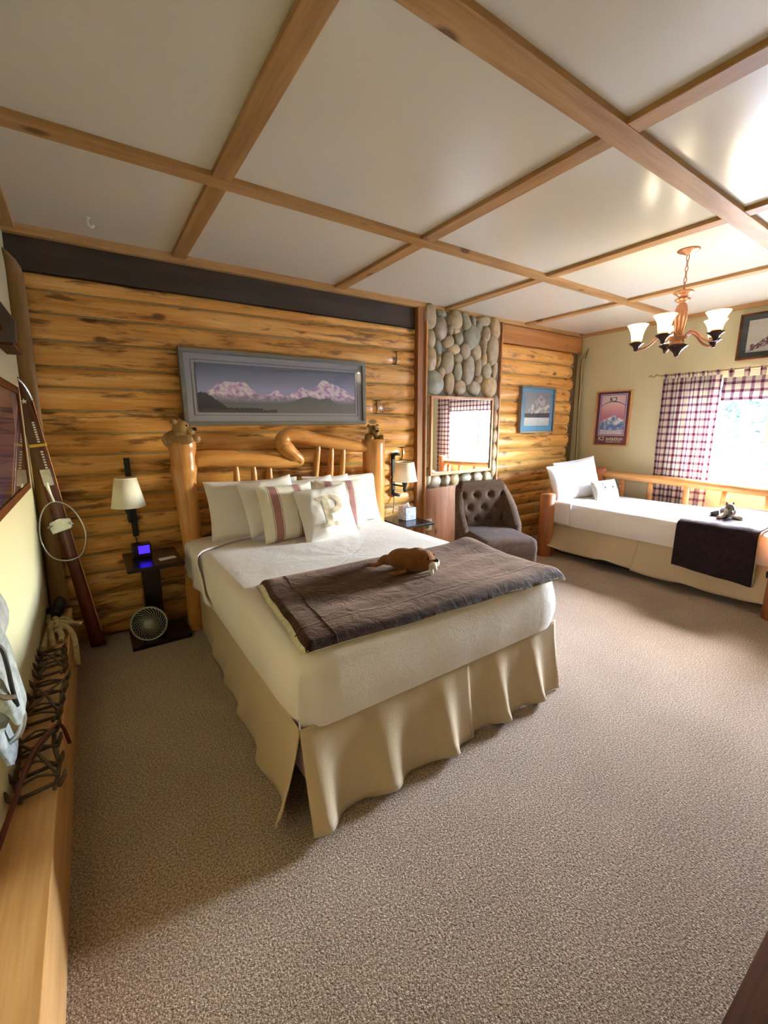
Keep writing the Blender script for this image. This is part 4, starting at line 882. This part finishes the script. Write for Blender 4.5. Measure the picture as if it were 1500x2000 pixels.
# ------------------------------------------------------------------ left wall: ledge, skis, crampons, rope, bag
lg = thing('wooden_ledge', 'pale wooden boxed-in ledge running along the left wall at the floor', 'ledge', (.15, -2.4, 0))
LXF = .222
flat('front_board', MB().box(LXF - .018, LXF, -4.6, -.10, 0, .285), 'ledge', lg, .002)
flat('top_board', MB().box(xl(.3) - .02, LXF + .004, -4.6, -.10, .285, .305), 'ledge', lg, .003)
flat('end_board', MB().box(xl(.3) - .02, LXF - .018, -.12, -.10, 0, .285), 'ledge', lg, .002)
def ski_mb(L, w_, th, shovel, point, n=60):
    mb = MB(); sec = []
    for i in range(n + 1):
        t = i / n; z = t * L; hw = w_ / 2 * (1 - .18 * sin(min(1, t / .85) * pi)); y = 0
        if t > 1 - shovel: q = (t - 1 + shovel) / shovel; y = -.075 * q * q; hw = w_ / 2 * (1 + .06 * sin(q * pi)) * (1 - q ** point) ** .6 if q < 1 else .002
        hw = max(hw, .003); e = th / 2
        sec.append([(-hw, y - e, z), (0, y - e * 1.7, z), (hw, y - e, z), (hw, y + e, z), (-hw, y + e, z)])
    for s_ in sec: mb.v += s_
    for i in range(n):
        for j in range(5): a = i * 5 + j; b = i * 5 + (j + 1) % 5; mb.f.append((a, b, b + 5, a + 5))
    mb.f += [(4, 3, 2, 1, 0), tuple(n * 5 + j for j in range(5))]; return mb
def lean(o, p0, p1, xdir): Z = (Vector(p1) - Vector(p0)); X = Vector(xdir); X = (X - Z.normalized() * X.dot(Z.normalized())).normalized(); Zn = Z.normalized(); Y = Zn.cross(X); o.matrix_world = Matrix.Translation(p0) @ Matrix((X, Y, Zn)).transposed().to_4x4()
t = thing('wooden_ski', 'broad plain brown wooden ski with pointed tip standing in the left corner', 'ski'); obj('blade', ski_mb(2.10, .10, .012, .05, 1.5), 'tanski', t, world=False); lean(t, (.165, -.055, .31), (.203, -.045, 2.41), (1, -.25, 0))
t = thing('wooden_ski', 'slim olive wooden ski with dark curled tip standing in the right corner', 'ski'); obj('blade', ski_mb(2.40, .085, .014, .10, 2.2), 'oliveski', t, world=False); obj('tip_edge', MB().tube([(-.03, -.03, 2.27), (-.022, -.05, 2.33), (0, -.072, 2.39)], .006, 6, smooth_path=3), 'toy_dark', t, world=False); lean(t, (5.835, -.10, 0), (5.862, -.035, 2.37), (.75, .66, 0))
t = thing('lacquered_ski', 'dark red lacquered ski with cable binding leaning in left corner', 'ski'); L = 1.75
obj('blade', ski_mb(L, .085, .014, .10, 2.0), 'redski', t, world=False)
obj('edge_strip', MB().tube([(.040, -.006, .1), (.035, -.006, .8), (.038, -.006, 1.5), (.040, -.014, 1.6)], .004, 6, smooth_path=4), 'orangeframe', t, world=False)
flat('yellow_band', MB().box(-.041, .041, -.016, .010, 1.335, 1.352), 'yellow', t, world=False)
lt = MB()
for z0_, n_, s_ in ((1.30, 7, .013), (1.36, 9, .012)):
    for i in range(n_): lt.box(.004, .016, -.0140, -.0125, z0_ - (i * .016 if z0_ < 1.33 else -i * .014), z0_ + .009 - (i * .016 if z0_ < 1.33 else -i * .014))
flat('lettering', lt, 'paintwhite', t, world=False)
star = MB(); star.prism([((.016 if i % 2 == 0 else .006) * sin(i * pi / 5), 1.60 + (.016 if i % 2 == 0 else .006) * cos(i * pi / 5)) for i in range(10)], 'y', -.0255, -.018); flat('star_emblem', star, 'paintwhite', t, world=False)
flat('toe_iron', MB().prism([(-.055, .80), (.050, .82), (.060, .85), (.055, .885), (.0, .895), (-.055, .875), (-.062, .84)], 'y', -.032, -.012), 'steel', t, .004, world=False)
for q in (-.062, .06): obj('toe_clip', MB().tube([(q, -.02, .845), (q, -.05, .85), (q * .7, -.055, .86)], .006, 8), 'steel', t, world=False)
lp_ = [(.0, -.03, 1.00), (.065, -.04, .965), (.105, -.05, .88), (.115, -.055, .77), (.07, -.05, .655), (-.01, -.045, .625), (-.085, -.05, .665), (-.115, -.05, .77), (-.095, -.05, .89), (-.055, -.04, .97)]
obj('cable_loop', MB().tube(lp_, .004, 8, True, 5), 'steel', t, world=False)
obj('tension_lever', MB().tube([(0, -.03, 1.0), (-.004, -.03, 1.04), (-.012, -.026, 1.12)], [.007, .006, .011], 8, smooth_path=3), 'paintwhite', t, world=False)
flat('lever_plate', MB().box(-.028, .022, -.018, -.010, 1.10, 1.20), 'steel', t, .003, world=False)
lean(t, (.338, -.13, .012), (.150, -.075, 1.735), (1, -.15, .1))
sh_ = thing('wall_shelf_end', 'dark wooden shelf end with a sloped top high on the left wall', 'shelf', (.17, -.6, 1.85))
pr = [(.115, 1.826), (.229, 1.826), (.238, 1.917), (.115, 2.15)]
flat('end_board', MB().prism(pr, 'y', -.80, -.775), plain('grey_brown_board', srgb(84, 70, 60), .6, (30, .3, .01)), sh_, .002)
flat('shelf_board', MB().box(.13, .215, -.775, -.45, 1.815, 1.835), 'darkwood', sh_, .002)
flat('peg', MB().box(.166, .192, -.812, -.80, 1.872, 1.896), 'darkwood', sh_, .002)
def crampon(label, cy, L, w_, rz, seed):
    t = thing('crampon', label, 'crampon', ((xl(.3) + LXF) / 2 + .004, cy, .306), rz, 'old crampons on the ledge'); rr = random.Random(seed)
    f = MB(); h = L / 2
    for s_ in (-1, 1): f.tube([(s_ * w_ * .36, -h, .020), (s_ * w_ * .5, -h * .4, .020), (s_ * w_ * .42, h * .3, .020), (s_ * w_ * .46, h, .020)], .007, 6, smooth_path=3)
    for q in (-.9, -.35, .3, .85): f.tube([(-w_ * .46, q * h, .020), (w_ * .46, q * h + .01, .020)], .0065, 6)
    obj('frame', f, 'rust', t, world=False)
    for s_ in (-1, 1):
        for q in (-.92, -.38, .28, .84):
            obj('spike', MB().tube([(s_ * w_ * .46, q * h, .016), (s_ * w_ * .60, q * h + rr.uniform(-.008, .008), .042), (s_ * w_ * .64, q * h + rr.uniform(-.012, .012), .066)], [.010, .008, .004], 6), 'rust', t, world=False)
    sm = MB()
    for i in range(4):
        y = -h + L * (i + .5) / 4; sm.tube([(-w_ * .5, y + rr.uniform(-.03, .03), .028), (0, y + rr.uniform(-.02, .02), .046), (w_ * .5, y + rr.uniform(-.03, .03), .028)], .0045, 5, smooth_path=3)
    sm.tube([(-w_ * .45, -h * .8, .03), (0, 0, .05), (w_ * .45, h * .8, .03)], .0055, 5, smooth_path=3); sm.tube([(w_ * .45, -h * .7, .03), (0, .05 * h, .05), (-w_ * .45, h * .7, .03)], .0055, 5, smooth_path=3)
    obj('strap', sm, 'leather', t, world=False); return t
crampon('rusty strapped crampon on the ledge, farthest, next to the rope', -.90, .30, .10, .05, 1)
crampon('rusty strapped crampon on the ledge, middle one beside the canvas bag', -1.27, .34, .115, -.06, 2)
c3_ = crampon('rusty strapped crampon on the ledge, nearest, with a long red strap', -1.67, .36, .115, .08, 3)
obj('red_strap', MB().tube([(-.10, -.42, .03), (-.05, -.22, .06), (-.01, -.02, .065), (.05, .12, .055), (.075, .17, .02), (.09, .16, -.06)], .008, 6, smooth_path=4, flat=.4), 'redstrap', c3_, world=False)
rp = thing('climbing_rope', 'thick tan rope knotted in a heap at the far end of the ledge', 'rope', (.17, -.5, .306))
rm = MB(); r_ = .014
rm.tube([(.118, -.20, .325), (.122, -.30, .33), (.130, -.40, .345), (.150, -.47, .365), (.19, -.50, .37), (.225, -.49, .345), (.21, -.45, .325), (.165, -.44, .335), (.14, -.50, .35), (.125, -.60, .33), (.118, -.72, .322)], r_, 8, smooth_path=5)
rm.tube([(.20, -.40, .325), (.17, -.46, .35), (.145, -.52, .372), (.15, -.60, .345), (.16, -.70, .322)], r_, 8, smooth_path=5)
rm.tube([(.13, -.47, .33), (.16, -.53, .36), (.21, -.53, .35), (.245, -.60, .315), (.252, -.70, .26), (.252, -.76, .21)], r_, 8, smooth_path=5)
rm.tube([(.16, -.38, .33), (.20, -.42, .36), (.24, -.44, .33), (.285, -.46, .318)], [r_, r_, r_, r_ * .8], 8, smooth_path=5)
rm.tube([(.15, -.56, .335), (.18, -.57, .35), (.195, -.62, .335), (.19, -.66, .322)], r_, 8, smooth_path=5)
rm.tube([(.145, -.22, .322), (.150, -.32, .33), (.165, -.43, .372), (.18, -.52, .36), (.20, -.55, .34)], r_, 8, smooth_path=5); obj('strand', rm, 'rope', rp)
m = MB(); m.ball((.150, -.20, .34), (.05, .06, .035)); m.ball((.175, -.17, .37), (.035, .04, .045)); m.ball((.155, -.28, .33), (.025, .045, .022))
o = obj('leather_mitt', fuse(m, .008, 3), plain('black_leather', srgb(22, 19, 17), .5)); tag(o, 'black leather mitt heaped at the far end of the ledge behind the rope', 'mitt')
# weathered canvas bag hanging near the camera on the left wall
YG = -2.02
cb = thing('canvas_bag', 'pale grey weathered canvas bag hanging on the left wall above the ledge', 'bag', (xl(.9), YG, .6))
def G(u, v, y=YG): return aty(u, v, y)
bm = MB()
def lobe(pts, y0, y1, n=8):
    P = [G(u, v) for u, v in pts]; cx = sum(p.x for p in P) / len(P); cz = sum(p.z for p in P) / len(P); rows = []
    prof = [(0, .25), (.12, .75), (.5, 1), (.88, .75), (1, .25)]
    for t_, k in prof: rows.append([(cx + (p.x - cx) * (.80 + .20 * k), y0 + (y1 - y0) * t_, cz + (p.z - cz) * (.80 + .20 * k)) for p in P])
    mb = MB(); q = len(P)
    for r0 in rows: mb.v += r0
    for i in range(len(rows) - 1):
        for j in range(q): mb.f.append((i * q + j, i * q + (j + 1) % q, (i + 1) * q + (j + 1) % q, (i + 1) * q + j))
    mb.f += [tuple(range(q))[::-1], tuple((len(rows) - 1) * q + j for j in range(q))]; return mb
obj('upper_pouch', lobe([(-40, 1150), (-8, 1165), (6, 1185), (14, 1208), (14, 1228), (8, 1246), (-10, 1255), (-40, 1250)], YG - .10, YG + .06), 'canvas', cb)
obj('main_body', lobe([(-40, 1240), (2, 1248), (14, 1275), (24, 1308), (36, 1345), (50, 1386), (44, 1390), (32, 1372), (20, 1362), (-4, 1352), (-40, 1360)], YG - .09, YG + .07), 'canvas', cb)
obj('lower_flap', lobe([(-40, 1352), (0, 1358), (26, 1358), (28, 1376), (18, 1398), (8, 1410), (10, 1430), (24, 1462), (34, 1474), (22, 1478), (0, 1440), (-40, 1430)], YG - .06, YG + .05), 'canvas', cb)
obj('strap', MB().tube([G(-20, 1355, YG - .10), G(8, 1362, YG - .10), G(30, 1360, YG - .09)], .010, 8, smooth_path=3, flat=.4), 'leather', cb)
obj('piping', MB().tube([G(-20, 1258, YG - .10), G(2, 1266, YG - .10), G(14, 1300, YG - .10), G(24, 1345, YG - .09), G(34, 1378, YG - .06)], .005, 6, smooth_path=4), 'iron', cb)
obj('steel_hook', MB().tube([G(24, 1386), G(38, 1384), G(45, 1394), G(45, 1412), G(38, 1432), G(24, 1446), G(6, 1456), G(-20, 1462)], .0075, 10, smooth_path=5), 'steel', cb)
# ------------------------------------------------------------------ ceiling hook, bench
hk = thing('ceiling_hook', 'small white plant hook screwed into the ceiling', 'hook', (.583, -.33, 2.53))
obj('plate', MB().lathe([(.012, HC - .006), (.014, HC)], (.583, -.33, 0), 14), 'white', hk)
obj('hook', MB().tube([(.583, -.33, HC - .004), (.583, -.33, HC - .030), (.598, -.33, HC - .046), (.610, -.33, HC - .032)], .006, 8, smooth_path=4), 'white', hk)
bn = thing('slatted_bench', 'dark wooden slatted bench, only its corner showing at lower right', 'bench', (1.9, -3.45, 0))
for k in range(4): flat('slat', MB().box(1.18, 2.6, -3.335 - .085 * k, -3.266 - .085 * k, .375, .40), 'darkwood', bn, .004)
for x in (1.40, 2.5):
    for y in (-3.33, -3.56): flat('leg', MB().box(x, x + .045, y - .022, y + .022, 0, .352), 'darkwood', bn, .003)
    flat('bearer', MB().box(x, x + .045, -3.59, -3.30, .35, .376), 'darkwood', bn, .003)
# ------------------------------------------------------------------ outside
struct('ground', MB().box(-40, 60, -40, 40, -.5, -.4), 'gravel')
def tree(label, x, y, h, r, seed, n=2600):
    t = thing('leafy_tree', label, 'tree', (x, y, -.4), 0); rr = random.Random(seed)
    obj('trunk', MB().tube([(x, y, -.4), (x + .05, y, h * .3), (x, y + .1, h * .7)], [.16, .12, .05], 10, smooth_path=4), 'bark', t)
    mb = MB()
    for i in range(n):
        d = Vector((rr.gauss(0, 1), rr.gauss(0, 1), rr.gauss(0, 1))).normalized() * (rr.random() ** .4); p = Vector((x + d.x * r, y + d.y * r, h * .55 + d.z * h * .5))
        a = Vector((rr.uniform(-1, 1), rr.uniform(-1, 1), rr.uniform(-.6, .6))).normalized() * .10; b = a.cross(Vector((rr.uniform(-1, 1), rr.uniform(-1, 1), rr.uniform(-1, 1)))).normalized() * .06
        mb.add([p - a, p - b, p + a, p + b], [(0, 1, 2, 3)])
    o = flat('foliage', mb, 'leafgreen', t); o['kind'] = 'stuff'; return t
tree('leafy tree outside the window, nearest, its crown filling the pane', 14.0, .5, 4.4, 1.6, 3)
tree('leafy tree outside the window, farther off behind the nearest tree', 23.0, 3.6, 6.0, 2.4, 4)
tree('leafy tree outside, mostly hidden behind the plaid curtain', 16.5, 5.0, 4.8, 1.7, 5)
